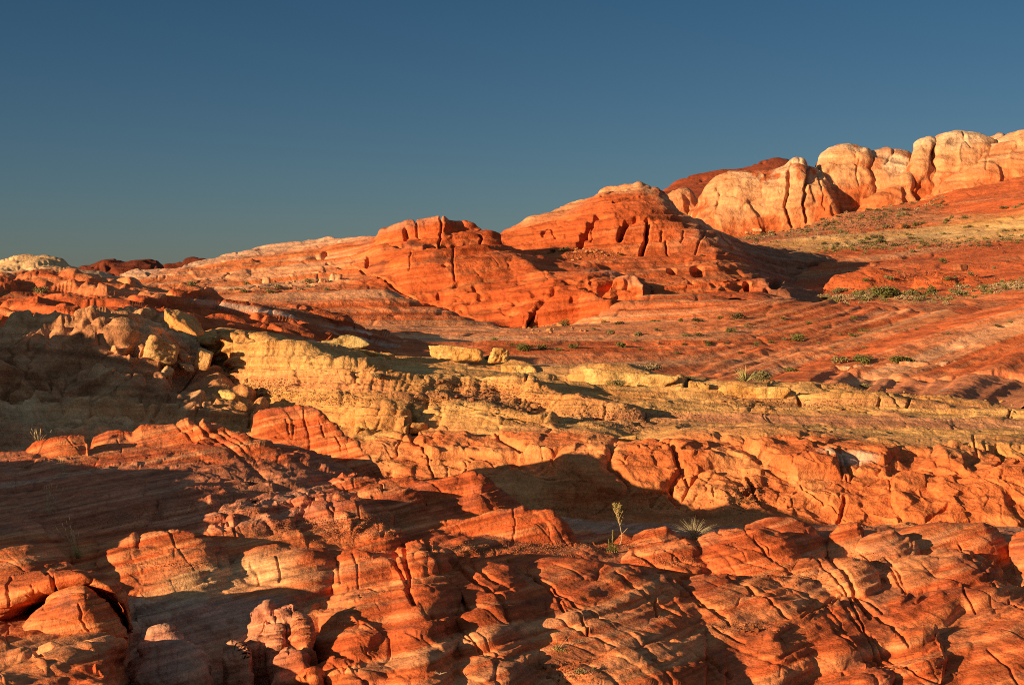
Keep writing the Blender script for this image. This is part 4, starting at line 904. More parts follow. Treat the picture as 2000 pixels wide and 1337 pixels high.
fr([(1716, 1255, 13.9), (1745, 1230, 14.3), (1775, 1220, 14.5), (1803, 1215, 14.6), (1826, 1216, 14.6), (1838, 1224, 14.5), (1844, 1240, 14.2), (1846, 1262, 13.9)], wf=.9, hf=.45, wb=.35, hb=.6, pf=1.8,
   lab=("rock_slab", "dome topped red slab throwing a pointed shadow to its right", "rock slab"))
fr([(1860, 1260, 13.9), (1890, 1235, 14.4), (1930, 1222, 14.8), (1980, 1215, 15), (2150, 1215, 15)], wf=1.2, hf=.4, wb=.5, hb=.3)
fr([(1380, 1300, 12.4), (1420, 1282, 12.7), (1450, 1266, 13), (1480, 1250, 13.3), (1505, 1240, 13.5), (1520, 1252, 13.3), (1530, 1268, 13.1), (1555, 1275, 13), (1578, 1282, 12.9), (1590, 1300, 12.6), (1615, 1318, 12.2), (1630, 1350, 11.8)], wf=.9, hf=.5, wb=.4, hb=.6, pf=1.6,
   lab=("rock_slab", "wedge of striped red rock with a black hollow on its right near the bottom edge", "rock slab"))
fr([(1380, 1245, 14.2), (1420, 1225, 14.6), (1470, 1215, 14.9), (1530, 1222, 14.7), (1560, 1240, 14.4), (1575, 1262, 14)], wf=.9, hf=.35, wb=.5, hb=.4)
fr([(1560, 1268, 13.6), (1600, 1248, 14), (1650, 1240, 14.2), (1700, 1258, 13.9), (1740, 1285, 13.4), (1770, 1310, 13)], wf=.9, hf=.4, wb=.35, hb=.4)
fr([(1640, 1330, 11.7), (1660, 1300, 12.2), (1690, 1290, 12.4), (1730, 1296, 12.3), (1745, 1320, 12)], wf=.7, hf=.35, wb=.4, hb=.3)
fr([(1740, 1345, 11.6), (1780, 1318, 12), (1850, 1300, 12.4), (1930, 1290, 12.6), (2000, 1280, 12.8), (2150, 1260, 13.2)], wf=.8, hf=.4, wb=.5, hb=.3)
fr([(1820, 1300, 12.9), (1850, 1275, 13.4), (1890, 1262, 13.6), (1912, 1270, 13.5), (1925, 1300, 13)], wf=.6, hf=.35, wb=.4, hb=.4)
fr([(1130, 1300, 12.4), (1180, 1272, 12.8), (1240, 1256, 13.1), (1300, 1252, 13.2), (1340, 1262, 13), (1380, 1285, 12.6), (1410, 1315, 12.1), (1430, 1345, 11.7)], wf=1.3, hf=.5, wb=.5, hb=.5, pf=1.7,
   lab=("rock_slab", "broad low red dome of rock at the bottom edge centre right", "rock slab"))
# bottom middle
fr([(700, 1235, 13.8), (712, 1208, 14.1), (740, 1200, 14.3), (775, 1198, 14.3), (795, 1206, 14.2), (812, 1220, 14), (822, 1240, 13.8), (828, 1268, 13.6)], wf=.55, hf=.5, wb=.5, hb=.6, pf=2.2,
   lab=("rock_slab", "bright orange round nosed slab at the tip of the long shadow", "rock slab"))
fr([(790, 1232, 14.1), (805, 1212, 14.4), (840, 1204, 14.6), (870, 1214, 14.5), (895, 1235, 14.2), (935, 1262, 13.8), (970, 1285, 13.4), (1010, 1305, 13), (1060, 1330, 12.5), (1080, 1350, 12.2)], wf=.9, hf=.5, wb=.5, hb=.6, pf=1.7)
fr([(860, 1212, 15), (890, 1202, 15.2), (930, 1215, 15), (960, 1235, 14.6), (1000, 1255, 14.2), (1060, 1285, 13.6), (1085, 1310, 13.2)], wf=.6, hf=.4, wb=.4, hb=.5)
fr([(930, 1250, 14.8), (960, 1232, 15.1), (1000, 1240, 15), (1050, 1258, 14.6), (1080, 1280, 14.2)], wf=.7, hf=.35, wb=.5, hb=.4)
fr([(470, 1280, 15.18), (484, 1240, 15.50), (492, 1200, 15.82), (505, 1190, 15.90), (520, 1186, 15.90), (531, 1190, 15.90), (538, 1210, 15.74), (545, 1206, 15.82), (560, 1196, 15.90), (575, 1198, 15.90), (588, 1215, 15.74), (598, 1250, 15.50), (606, 1290, 15.18)], ab=True, wf=.3, hf=.65, wb=.4, hb=.6, pf=2.2,
   lab=("rock_slab", "knobbly upright red blocks catching light inside the bottom left shadow", "rock slab"))
fr([(600, 1275, 15.88), (625, 1255, 16.04), (660, 1240, 16.20), (680, 1250, 16.12), (695, 1280, 15.88), (705, 1300, 15.72)], ab=True, wf=.5, hf=.45, wb=.4, hb=.4)
fr([(545, 1300, 14.96), (556, 1275, 15.12), (570, 1270, 15.20), (585, 1290, 15.04), (605, 1320, 14.80), (625, 1345, 14.56)], ab=True, wf=.35, hf=.3, wb=.3, hb=.5)
fr([(610, 1325, 14.70), (630, 1295, 15.02), (650, 1285, 15.10), (690, 1300, 15.02), (720, 1330, 14.70)], ab=True, wf=.6, hf=.4, wb=.4, hb=.3)
fr([(248, 1345, 14.52), (262, 1300, 14.84), (284, 1262, 15.16), (305, 1246, 15.32), (330, 1240, 15.40), (350, 1250, 15.32), (372, 1268, 15.16), (390, 1295, 14.92), (410, 1325, 14.68), (430, 1360, 14.44)], ab=True, wf=.9, hf=.45, wb=.4, hb=.6, pf=1.6,
   lab=("rock_slab", "smooth red slab lit in the shadow right of the boulder dome", "rock slab"))
fr([(440, 1290, 15.16), (452, 1268, 15.32), (465, 1262, 15.40), (480, 1275, 15.24), (490, 1300, 15.00)], ab=True, wf=.3, hf=.35, wb=.3, hb=.4)
# lower left rocks
fr([(-150, 1280, 13.42), (-20, 1270, 13.65), (14, 1268, 13.77), (40, 1262, 13.88), (60, 1266, 13.88), (78, 1280, 13.65), (92, 1305, 13.31), (98, 1340, 12.97)], ab=True, wf=.5, hf=.5, wb=.4, hb=.4, pf=2.2)
fr([(66, 1290, 14.00), (72, 1262, 14.23), (100, 1252, 14.34), (150, 1255, 14.34), (180, 1268, 14.11), (190, 1290, 13.77), (200, 1340, 13.19)], ab=True, wf=.5, hf=.45, wb=.4, hb=.4, pf=2.)
fr([(140, 1280, 14.34), (155, 1262, 14.57), (180, 1258, 14.69), (198, 1270, 14.46), (206, 1300, 14.11)], ab=True, wf=.4, hf=.4, wb=.4, hb=.4)
fr([(170, 1340, 12.97), (178, 1310, 13.31), (186, 1296, 13.42), (198, 1300, 13.42), (204, 1330, 13.08), (215, 1360, 12.73)], ab=True, wf=.3, hf=.3, wb=.3, hb=.3)

# rocks beyond the left edge of the view, on the sunward side
def back(pts, t):
    o = []
    for px, py, Y in pts:
        x, y, z = P(px, py, Y)
        tt = t
        x += tt * sd[0] / math.hypot(sd[0], sd[1]) * -1; y -= tt * sd[1] / math.hypot(sd[0], sd[1]); z += tt * math.tan(R(SUN_EL))
        o.append((1000 + x / y * F, HOR - z / y * F, y))
    return sorted(o)
def fr_raw(c, **kw): FR.append((dict(c=c, **kw), None))
fr_raw(back([(-330, 640, 51), (-150, 630, 51), (0, 622, 51), (150, 604, 51.6), (245, 588, 53), (285, 606, 52.5), (300, 650, 51), (332, 690, 49.5), (362, 722, 48.5), (420, 745, 48), (455, 765, 46.8), (480, 800, 46), (500, 850, 45), (510, 900, 44)], 16), wf=2., hf=2.5, wb=2., hb=2.5, pf=1.6)
fr_raw(back([(x_, y_, nearY(d_)) for x_, y_, d_ in [(-300, 880, 28.5), (-100, 888, 28.5), (0, 890, 28.5), (90, 902, 28.5), (150, 915, 28), (300, 916, 28), (420, 920, 28), (510, 936, 27.4), (560, 965, 26.6), (580, 1005, 25.4), (575, 1040, 24.6)]], 7), wf=1.5, hf=1.5, wb=1.2, hb=1.5, pf=1.7)

def near_ground():
    L_ = [[(-160, 2000, -2.5), (205, 2000, -2.5), (255, 2250, -2.5), (2160, 2250, -2.5)],
          [(-160, 1345, 5.8), (205, 1345, 5.8), (255, 1350, 11.1), (1100, 1350, 11.1), (2160, 1365, 11.1)],
          [(-160, 1258, 9.0), (215, 1258, 9.0), (262, 1265, 13), (400, 1250, 13.4), (700, 1245, 13.6), (1000, 1255, 13.6), (2160, 1272, 13.4)],
          [(-160, 1180, 12.6), (220, 1185, 12.6), (268, 1195, 15), (700, 1190, 15.6), (1200, 1205, 15.8), (2160, 1212, 15.6)],
          [(-160, 1125, 16.5), (250, 1140, 16.6), (700, 1140, 17.6), (1100, 1140, 18.2), (1200, 1145, 18.4), (2160, 1158, 18)],
          [(-160, 1070, 20.6), (0, 1070, 20.4), (400, 1060, 20.6), (800, 1078, 20.8), (1000, 1082, 21), (1130, 1082, 22), (1240, 1092, 22.4), (1340, 1112, 21.8), (1600, 1118, 21.4), (2160, 1120, 21.2)],
          [(-160, 1000, 23.8), (400, 1000, 23.6), (600, 1000, 24), (780, 1042, 23.4), (1000, 1055, 23.8), (1130, 1063, 24.6), (1240, 1062, 25), (1320, 1066, 25), (1450, 1074, 24.6), (1700, 1074, 24.6), (2160, 1078, 24.4)],
          [(-160, 935, 27), (400, 935, 26.8), (600, 955, 26.6), (750, 985, 26.4), (950, 1005, 26.4), (1080, 1030, 26.6), (1135, 1056, 26.8), (1300, 1046, 27), (1420, 1042, 27), (1500, 1028, 27), (1700, 1032, 27), (2160, 1040, 27)],
          [(-160, 880, 30.2), (100, 872, 30.4), (400, 852, 31), (480, 860, 31), (600, 880, 31), (700, 925, 30.6), (760, 955, 30), (900, 965, 29.6), (1040, 1020, 29), (1130, 1062, 28.6), (1300, 1052, 28.6), (1420, 1050, 28.6), (1500, 1038, 28.6), (1700, 1040, 28.6), (2160, 1046, 28.6)],
          [(-160, 900, 33), (100, 892, 33), (400, 870, 33.4), (520, 872, 33.8), (620, 885, 33.8), (760, 985, 32.4), (1000, 1050, 31.6), (1130, 1062, 31.4), (1480, 1068, 31.4), (2160, 1075, 31.4)],
          [(-160, 905, 38), (300, 900, 38.4), (560, 910, 38.4), (760, 980, 37.4), (900, 1000, 36.8), (1100, 1020, 36.2), (1300, 1030, 36), (1480, 1035, 36), (2160, 1045, 36)],
          [(-160, 880, 44), (560, 890, 44), (900, 985, 43), (1200, 1000, 43), (2160, 1010, 43)]]
    L_ = [[(a, b, nearY(d)) for a, b, d in l] for l in L_]
    ridges = [r for r, l in FR]
    g = sheet(L_, -30, 2030, 1.25, 1000, ext=(1500, 700), ridges=ridges, ssm=.3, csm=3.0, k=.03, back=None, M=900)
    p = g['P']; n = g['N']
    on = (g['win'] >= 0)
    onf = smooth(smooth(on.astype(f32), 3, 0), 3, 1)
    w = bedc(p, BED, .28, 3.5)
    far = .6 * sstep(20, 30, p[..., 1])
    big = fbm(p / 1.7 + 2, 3)
    D = .045 * big + .02 * fbm(p / .45, 4) + .014 * fbm(p / .14, 3) + .007 * ridged(p / .33 + 5, 3) + ledges(w, [(.21, .034), (.085, .024), (.04, .012)]) * (.4 + 1.2 * sstep(-.3, .4, fbm(p / 1.2 + 60, 3)))
    A = np.where(p[..., 0] > -99, 1., 1.)
    b, rr, e = blocks(p, n, (.7, 1.9, 1.1), .02, .036, tilt=.35, pillow=.006, warp=.4, soft=.07, cw=.024, rot=-.6, seed=1.)
    b2, rr2, e2 = blocks(p, n, (.42, .5, .3), .008, .010, tilt=.4, pillow=.002, warp=.7, soft=.07, cw=.04, rot=.25, seed=2.)
    b3, rr3, e3 = blocks(p, n, (1.5, 3.4, 1.4), .034, .045, tilt=.3, pillow=.008, warp=.45, soft=.08, cw=.018, rot=-.5, seed=3.)
    m2 = sstep(-.15, .25, fbm(p / 1.4 + 40, 3))
    bk = sstep(1150, 1190, g['py']) * sstep(800, 700, g['px']) * sstep(235, 275, g['px'])
    D = D + bk * (blocks(p, n, (.7, .9, .8), .05, .06, tilt=.4, warp=.5, soft=.08, cw=.03, rot=-.5, seed=41.)[0] + blocks(p, n, (.3, .35, .3), .03, .03, tilt=.4, warp=.6, soft=.08, cw=.04, seed=43.)[0])
    hk = sstep(880, 915, g['py']) * sstep(1065, 1035, g['py']) * sstep(820, 700, g['px'])
    D = D + hk * (blocks(p, n, (1.1, 1.5, .5), .08, .05, tilt=.4, warp=.6, soft=.07, cw=.03, rot=-.4, seed=51.)[0] + blocks(p, n, (.4, .5, .3), .04, .03, tilt=.4, warp=.7, soft=.08, cw=.04, seed=53.)[0])
    D = D + b * (.8 + .6 * far) + b2 * m2 * (1 + .8 * far) + b3 * (.7 + .5 * far)
    D *= np.where(g['py'] > 1340, .6, 1)
    grav = sstep(.10, .35, fbm(p / C(2.5, 1.6, 1) + 70, 3)) * (1 - onf)
    D = D * (1 - .55 * grav) + grav * (.02 * fbm(p / .09, 2))
    cr = lambda *a: a
    cracks(g, D, [([(652, 1092), (664, 1110), (668, 1145)], 2.2, .06), ([(690, 1085), (698, 1110), (700, 1150)], 1.8, .05), ([(772, 1075), (778, 1110), (790, 1135), (798, 1150)], 4, .13), ([(788, 1065), (794, 1100), (798, 1130), (801, 1165), (812, 1190)], 5, .16),
                  ([(832, 1056), (840, 1080), (862, 1118)], 4, .12), ([(868, 1125), (885, 1150), (905, 1175), (915, 1198)], 4.5, .13), ([(880, 1095), (920, 1130), (960, 1162), (980, 1180), (992, 1212)], 5, .15), ([(912, 1095), (950, 1125), (972, 1140)], 4, .12),
                  ([(994, 1096), (1022, 1118), (1056, 1143), (1090, 1172), (1102, 1196)], 3.5, .10), ([(700, 1150), (760, 1158), (800, 1150), (860, 1152), (905, 1142)], 2.4, .05), ([(800, 1125), (860, 1118), (905, 1108)], 2.4, .05), ([(960, 1160), (1000, 1150), (1040, 1150)], 2.4, .06),
                  ([(542, 1090), (545, 1110), (546, 1140)], 2.4, .07), ([(490, 1105), (500, 1120), (505, 1140)], 3, .07), ([(1478, 1050), (1500, 1075), (1510, 1095)], 2., .05), ([(1430, 1060), (1452, 1080), (1462, 1100)], 1.6, .04),
                  ([(1300, 1058), (1370, 1044)], 1.6, .04), ([(1400, 1040), (1470, 1032)], 2.4, .06), ([(1615, 1090), (1640, 1110), (1660, 1140), (1672, 1165), (1700, 1200)], 5, .14), ([(1730, 1090), (1755, 1120), (1770, 1158)], 3, .09), ([(1788, 1178), (1850, 1150), (1880, 1145), (1990, 1110)], 4, .12),
                  ([(1560, 1200), (1620, 1180), (1650, 1160)], 3, .09), ([(1580, 1215), (1600, 1190), (1640, 1172)], 2, .06), ([(1660, 1160), (1700, 1190), (1740, 1215), (1770, 1245)], 4, .12), ([(1640, 1170), (1665, 1205), (1690, 1235)], 3, .09), ([(1610, 1180), (1640, 1215), (1650, 1240)], 2.4, .07),
                  ([(1660, 1250), (1700, 1262), (1740, 1290), (1760, 1310)], 3, .09), ([(1930, 1270), (1970, 1300), (1990, 1330)], 3, .08), ([(1300, 1075), (1360, 1100), (1400, 1118)], 2, .05), ([(1240, 1080), (1290, 1105), (1340, 1125)], 5, .14), ([(1290, 1150), (1350, 1165), (1420, 1210)], 4, .1),
                  ([(560, 822), (566, 850)], 2, .1), ([(592, 800), (600, 835)], 2, .1), ([(625, 818), (634, 850)], 2, .1), ([(505, 835), (560, 826), (640, 822)], 2.6, .12), ([(540, 855), (620, 850), (680, 848)], 2.6, .12), ([(655, 850), (668, 880)], 2, .1),
                  ([(340, 822), (372, 850), (400, 866)], 2, .08), ([(384, 826), (430, 862), (480, 900), (520, 930)], 3.2, .12), ([(400, 824), (450, 860), (500, 895)], 2.4, .09), ([(440, 842), (480, 870), (515, 895)], 2, .08), ([(228, 855), (238, 880)], 1.6, .06), ([(470, 868), (560, 858)], 1.6, .06),
                  ([(742, 940), (746, 962)], 2, .08), ([(1002, 1000), (1008, 1030), (1002, 1062)], 2, .06), ([(870, 1012), (900, 1030), (905, 1040)], 1.6, .04), ([(690, 932), (692, 950)], 1.6, .05)], .65)
    cracks(g, D, [(q_, 2.3, .085) for q_ in [[(1300,1129),(1370,1187),(1412,1190)],[(1323,1133),(1377,1183),(1428,1226)],[(1474,1052),(1509,1098)],[(1586,1087),(1621,1122),(1656,1160),(1687,1222),(1718,1280)],[(1702,1091),(1741,1114),(1764,1156)],[(1683,1083),(1725,1114)],[(1671,1160),(1725,1191)],[(1776,1164),(1872,1141)],[(1563,1214),(1633,1164)],[(1872,1071),(1919,1110),(1950,1149)],[(1903,1083),(1950,1114),(2000,1141)],[(1880,1152),(1903,1183)],[(1973,1168),(2000,1199)],[(1300,1253),(1350,1272),(1397,1303),(1428,1327)],[(1393,1230),(1455,1261)],[(1625,1230),(1671,1269),(1710,1284)],[(1702,1238),(1741,1280)],[(1725,1292),(1803,1319),(1841,1334)],[(843,1203),(882,1238),(921,1257)],[(874,1207),(936,1265),(998,1296)],[(1110,1195),(1133,1210),(1149,1241)],[(1280,1168),(1284,1203)],[(878,1129),(897,1160),(921,1199)],[(1040,1130),(1120,1180),(1180,1215)],[(1200,1120),(1260,1165),(1330,1205)],[(1420,1125),(1480,1165),(1540,1215)]]])
    FRL = [l for r, l in FR]
    def col(g):
        p = g['P']
        w = bedc(p, BED, .28, 3.5)
        q = np.stack([p[..., 0] / 5, p[..., 1] / 7, w * 6.], -1)
        band = fbm(q, 4, .6)
        nn = n_(g, .9, 4); n3 = n_(g, 2.6, 3, 5)
        c = mix(C(.58, .118, .032), C(.62, .185, .060), sstep(-.15, .35, band + .3 * nn))
        c = mix(c, C(.62, .29, .14), sstep(.16, .5, band + .35 * n3) * .6)
        fine = fbm(np.stack([p[..., 0] / 2.5, p[..., 1] / 4, w * 9.5], -1), 4, .65)
        c = mix(c, C(.38, .075, .022), sstep(-.05, -.35, band - .2 * nn) * .75)
        c = mix(c, C(.36, .08, .026), sstep(.06, .34, fine) * .6)
        c = mix(c, C(.64, .25, .10), sstep(-.06, -.34, fine) * .6)
        varn = sstep(.12, .4, n_(g, .5, 4, 8)) * sstep(.3, .8, g['N'][..., 2])
        c = mix(c, C(.27, .10, .06), varn * .35)
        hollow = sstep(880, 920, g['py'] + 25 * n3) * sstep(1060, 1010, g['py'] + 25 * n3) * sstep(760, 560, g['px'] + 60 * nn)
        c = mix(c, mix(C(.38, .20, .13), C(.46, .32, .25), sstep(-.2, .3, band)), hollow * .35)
        pal = sstep(12, 3, np.abs(g['px'] - 440) / 18 + 6 * np.abs(nn)) * np.clip(1.4 - np.abs(g['py'] - np.interp(g['px'], [240, 400, 520, 600, 660], [1165, 1135, 1110, 1095, 1105])) / 34, 0, 1)
        c = mix(c, C(.60, .35, .165), np.clip(pal * 1.3, 0, 1) * (.45 + .4 * sstep(-.3, .3, nn)))
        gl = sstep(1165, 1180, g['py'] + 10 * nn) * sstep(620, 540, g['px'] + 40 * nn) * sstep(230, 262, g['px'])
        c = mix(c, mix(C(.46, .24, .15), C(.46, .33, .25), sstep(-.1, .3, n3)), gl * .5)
        tan = sstep(.1, .4, n3) * sstep(1150, 1300, g['px']) * sstep(1100, 1130, g['py'])
        c = mix(c, C(.58, .26, .11), tan * .5)
        grav = sstep(.10, .35, fbm(p / C(2.5, 1.6, 1) + 70, 3)) * (g['win'] < 0)
        c = mix(c, mix(C(.36, .13, .07), C(.56, .19, .075), sstep(-.3, .4, n_(g, .12, 2))), grav * .45)
        wash = sstep(31.5, 33, p[..., 1]) * (g['win'] < 0)
        c = mix(c, mix(C(.40, .20, .12), C(.46, .26, .16), sstep(-.3, .3, nn)), wash * .8)
        return c
    parts = {i: l for i, l in enumerate(FRL) if l}
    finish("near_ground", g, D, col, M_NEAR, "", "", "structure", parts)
near_ground()
# ================================================================== LOOSE ROCKS
def near_dome(name, crest, base, Yf, depth, label, cat, Dp, colf, back_=(1.2, 1.6), nrows=200, end=.8, prof=1.0, ecurve=3, under=0., joints=()):
    a = np.array(crest, float); x0, x1 = a[0, 0], a[-1, 0]
    xs = np.linspace(x0, x1, 90)
    cy = np.interp(xs, a[:, 0], a[:, 1]); by = np.maximum(np.interp(xs, *np.array(base, float).T), cy + 1)
    t = (xs - x0) / (x1 - x0) * 2 - 1
    rec = end * depth * (1 - np.sqrt(np.clip(1 - np.abs(t) ** ecurve, 0, 1)))
    lines = []
    for a_ in (-.16, -.06, 0., .12, .25, .42, .6, .78, .92, 1.):
        aa = max(a_, 0)
        z = a_ if a_ < 0 else math.sin(a_ * math.pi / 2) ** prof
        Y = Yf + rec + depth * (1 - math.cos(aa * math.pi / 2)) + under * max(0, .14 - a_) / .14
        lines.append([(x, b + (c - b) * z, y) for x, b, c, y in zip(xs, by, cy, Y)])
    g = sheet(lines, x0, x1, 1.2, nrows, ssm=.2, csm=2.2, back=back_)
    D = Dp(g); cracks(g, D, joints)
    return finish(name, g, D, colf, M_NEAR, label, cat)

def bandcol(g):
    p = g['P']
    w = bedc(p, (-.16, .12, 1.), .05, 2)
    band = fbm(np.stack([p[..., 0] / 3, p[..., 1] / 3, w * 9.], -1), 3, .55)
    nn = n_(g, .4, 4)
    c = mix(C(.55, .125, .036), C(.60, .21, .075), sstep(-.1, .3, band))
    c = mix(c, C(.34, .085, .03), sstep(-.02, -.3, band) * .75)
    c = mix(c, C(.24, .10, .065), sstep(.1, .4, n_(g, .35, 4, 8)) * sstep(.2, .7, g['N'][..., 2]) * .5)
    return mix(c, C(.62, .30, .14), sstep(.2, .5, nn) * .4)
def bandrelief(g, a=1.):
    p = g['P']
    w = bedc(p, (-.16, .12, 1.), .05, 2)
    return a * (ledges(w, [(.16, .014), (.07, .010), (.03, .005)]) + .04 * fbm(p / .6, 4) + blocks(p, g['N'], (.6, .6, .5), .02, .02, warp=.4, cw=.03, seed=33.)[0])

near_dome("rock_shell", [(-700, 1260), (-640, 1235), (-500, 1215), (-350, 1190), (-200, 1150), (-60, 1120), (0, 1121), (40, 1115), (84, 1112), (130, 1113), (165, 1118), (209, 1129), (232, 1140), (244, 1149), (251, 1160), (255, 1172), (256, 1195), (257, 1222)],
          [(-700, 1270), (-60, 1262), (0, 1238), (20, 1222), (40, 1200), (70, 1176), (100, 1158), (130, 1146), (155, 1141), (180, 1144), (208, 1158), (228, 1178), (245, 1206), (257, 1236)], 15.6, .75, "overhanging curved red rock shelf arching over the banded boulder dome", "rock shelf",
          lambda g: bandrelief(g, 1.3), bandcol, back_=(1.0, 1.2), end=.5, ecurve=30, prof=.8, under=.75,
          joints=[([(84, 1114), (100, 1125), (108, 1140), (110, 1160)], 4, .08), ([(20, 1128), (14, 1150), (20, 1180)], 3, .05), ([(60, 1140), (66, 1160)], 2, .03)])
near_dome("boulder_dome", [(28, 1246), (34, 1232), (56, 1206), (76, 1187), (100, 1169), (125, 1156), (152, 1147), (166, 1147), (181, 1153), (196, 1163), (209, 1174), (220, 1187), (229, 1201), (238, 1214), (245, 1224), (249, 1240)],
          [(28, 1250), (60, 1250), (100, 1257), (150, 1262), (200, 1262), (230, 1258), (249, 1246)], 15.05, .7, "smooth banded red boulder dome tucked under the curved rock shelf", "boulder",
          bandrelief, bandcol, back_=(.5, .8), end=.9, under=.35,
          joints=[([(155, 1180), (160, 1195), (158, 1210), (166, 1222), (172, 1232)], 2.4, .04), ([(60, 1208), (110, 1190), (155, 1182), (210, 1175)], 1.6, .03), ([(140, 1243), (146, 1252), (143, 1262)], 4, .08)])

def ico(sub):
    import bmesh
    bm = bmesh.new(); bmesh.ops.create_icosphere(bm, subdivisions=sub, radius=1)
    V = np.array([v.co[:] for v in bm.verts]); Fc = np.array([[v.index for v in f.verts] for f in bm.faces]); bm.free()
    return V, Fc
ICO = {k: ico(k) for k in (2, 3, 4, 5)}
def rot3(rx, ry, rz):
    from mathutils import Euler
    return np.array(Euler((rx, ry, rz)).to_matrix())

def rock_mesh(name, seed, size, sub, c1, c2, mat, box=.0, npl=16, rough=.11, sharp=13.):
    """an angular stone: a ball cut by planes with worn edges"""
    r = np.random.default_rng(seed)
    V, Fc = ICO[sub]
    n = r.normal(size=(npl, 3)); n /= np.linalg.norm(n, axis=1)[:, None]; d = r.uniform(.62, 1., npl)
    if box:
        bx = np.array([[1, 0, 0], [-1, 0, 0], [0, 1, 0], [0, -1, 0], [0, 0, 1], [0, 0, -1]], float) + r.normal(size=(6, 3)) * .22
        bx /= np.linalg.norm(bx, axis=1)[:, None]
        n = np.vstack([bx, n]); d = np.r_[r.uniform(.56, .66, 6), d * 1.25 + .05]
    dot = np.maximum(V @ n.T, 1e-3)
    rad = -np.log(np.exp(-sharp * np.minimum(d / dot, 3)).sum(1)) / sharp
    p = V * rad[:, None]
    p = p / np.abs(p).max(0)
    sz = np.array(size)
    q = p * sz
    m = sz.mean()
    nn = V
    dd = (rough + .06 * (box > .5)) * m * (fbm(q / (m * .7) + seed, 4) + .6 * fbm(q / (m * .22) + seed * 3, 3)) + .02 * m * n1((q[:, 2] + .2 * q[:, 0]) / (m * .13), seed)
    q = q + nn * dd[:, None]
    t = sstep(-.3, .35, fbm(q / (m * .9) + 3 + seed, 4))
    col = mix(c1, c2, t)
    return mesh_from(name, q, Fc, col, mat)

YC = (C(.58, .29, .085), C(.60, .37, .13)); RC = (C(.54, .13, .04), C(.58, .22, .08)); TC = (C(.50, .28, .12), C(.56, .37, .20))
def boulder(name, px, py, Y, size_px, rot, cols, label, seed, sub=5, box=0., depth=.8, mat=None, cat="boulder", group=None, **kw):
    """a separate rock centred at (px, py, Y); size_px = visible width and height in picture pixels"""
    if name == "ledge_block" and Y < 70 and px > 800: Y = comp(px, Y)
    s = Y / F
    sx, sz = size_px[0] * s / 2, size_px[1] * s / 2
    me = rock_mesh(name, seed, (sx, min(sx, sz * 2) * depth, sz), sub, cols[0], cols[1], mat or M_WASH, box, **kw)
    o = obj(name, me, loc=P(px, py + (size_px[1] * .10 if name == "ledge_block" and Y < 70 else 0), Y)); o.rotation_euler = rot
    tag(o, label, cat, group)
    return o

boulder("boulder", 336, 622, 50.2, (128, 70), (0, R(47), .2), (C(.60, .25, .075), C(.60, .33, .12)), "big leaning orange boulder perched on the crest of the shaded outcrop", 5, box=0, depth=.8, rough=.13, sharp=12)
boulder("boulder", 318, 685, 48.3, (72, 62), (0, .15, .3), (C(.56, .28, .10), C(.58, .36, .15)), "half lit tan boulder below the big leaning boulder", 8, box=.3, depth=.9)
boulder("boulder", 362, 697, 48.6, (30, 16), (0, .1, .2), (C(.58, .30, .13), C(.58, .36, .18)), "small pale stone wedged right of the half lit boulder", 11, sub=4, depth=.9)
boulder("boulder", 365, 716, 48.6, (48, 20), (.1, .12, .4), TC, "flat slab fallen at the foot of the half lit boulder", 12, sub=4, box=.5)
boulder("boulder", 330, 725, 47.6, (44, 26), (0, -.2, .2), TC, "shaded stone below the half lit boulder", 13, sub=4)
boulder("boulder", 398, 700, 48.8, (34, 44), (0, .2, .1), (C(.58, .27, .09), C(.58, .33, .13)), "upright orange block between the leaning boulder and the yellow cliff", 14, sub=4, box=.3)
boulder("boulder", 445, 772, 46.4, (46, 22), (0, .1, .1), YC, "yellow block beside the debris chute under the yellow cliff", 15, sub=4, box=.3)
boulder("boulder", 815, 836, 44.6, (44, 28), (0, -.1, .2), (C(.58, .24, .08), C(.60, .32, .11)), "orange block in the gap between two bulging ledges", 16, sub=4, box=.3)
boulder("ledge_block", 892, 688, 60.4, (112, 30), (0, .07, .05), YC, "long yellow block on top of the ledge, left of its split neighbour", 21, box=1, depth=.9, cat="rock block")
boulder("ledge_block", 976, 691, 60.0, (46, 30), (0, .05, .1), YC, "short squarish yellow block on the ledge, right of the long one", 22, box=1, depth=.9, cat="rock block")
boulder("ledge_block", 672, 667, 58.5, (98, 26), (0, -.12, .1), (C(.42, .27, .10), C(.48, .34, .14)), "olive wedge shaped block tilted in shadow on the left of the ledge", 23, box=.6, depth=.9, cat="rock block")
boulder("ledge_block", 728, 690, 58.5, (90, 16), (0, .1, .05), YC, "thin yellow slab lying right of the olive wedge block", 24, box=1, depth=1.2, cat="rock block")
boulder("ledge_block", 1361, 754, 58.3, (44, 26), (0, .05, .1), YC, "rounded yellow block left of the long one below the spiky plant", 25, box=.7, cat="rock block")
boulder("ledge_block", 1462, 766, 58.0, (160, 36), (0, .06, .02), YC, "longest yellow block, just below the spiky plant", 26, box=.9, depth=.6, cat="rock block")
boulder("ledge_block", 1225, 737, 59.6, (200, 34), (0, .05, .02), (C(.54, .30, .10), C(.58, .36, .13)), "broad yellow block with a bush growing at its middle", 27, box=.9, depth=.5, cat="rock block")
boulder("ledge_block", 1012, 719, 60.6, (72, 22), (0, .04, .05), YC, "yellow block below the gap between the two topmost blocks", 28, box=.9, depth=.8, cat="rock block")
boulder("stone", 1222, 858, 43.0, (46, 16), (0, -.25, .2), YC, "yellow slab lying on the rim of the red wall above its shadow", 31, sub=4, box=.4, cat="stone")
boulder("stone", 1628 + 36, 881, 42.6, (17, 11), (0, .1, .2), (C(.22, .20, .17), C(.26, .24, .2)), "dark grey stone sitting above the white patch on the red wall", 32, sub=4, cat="stone")
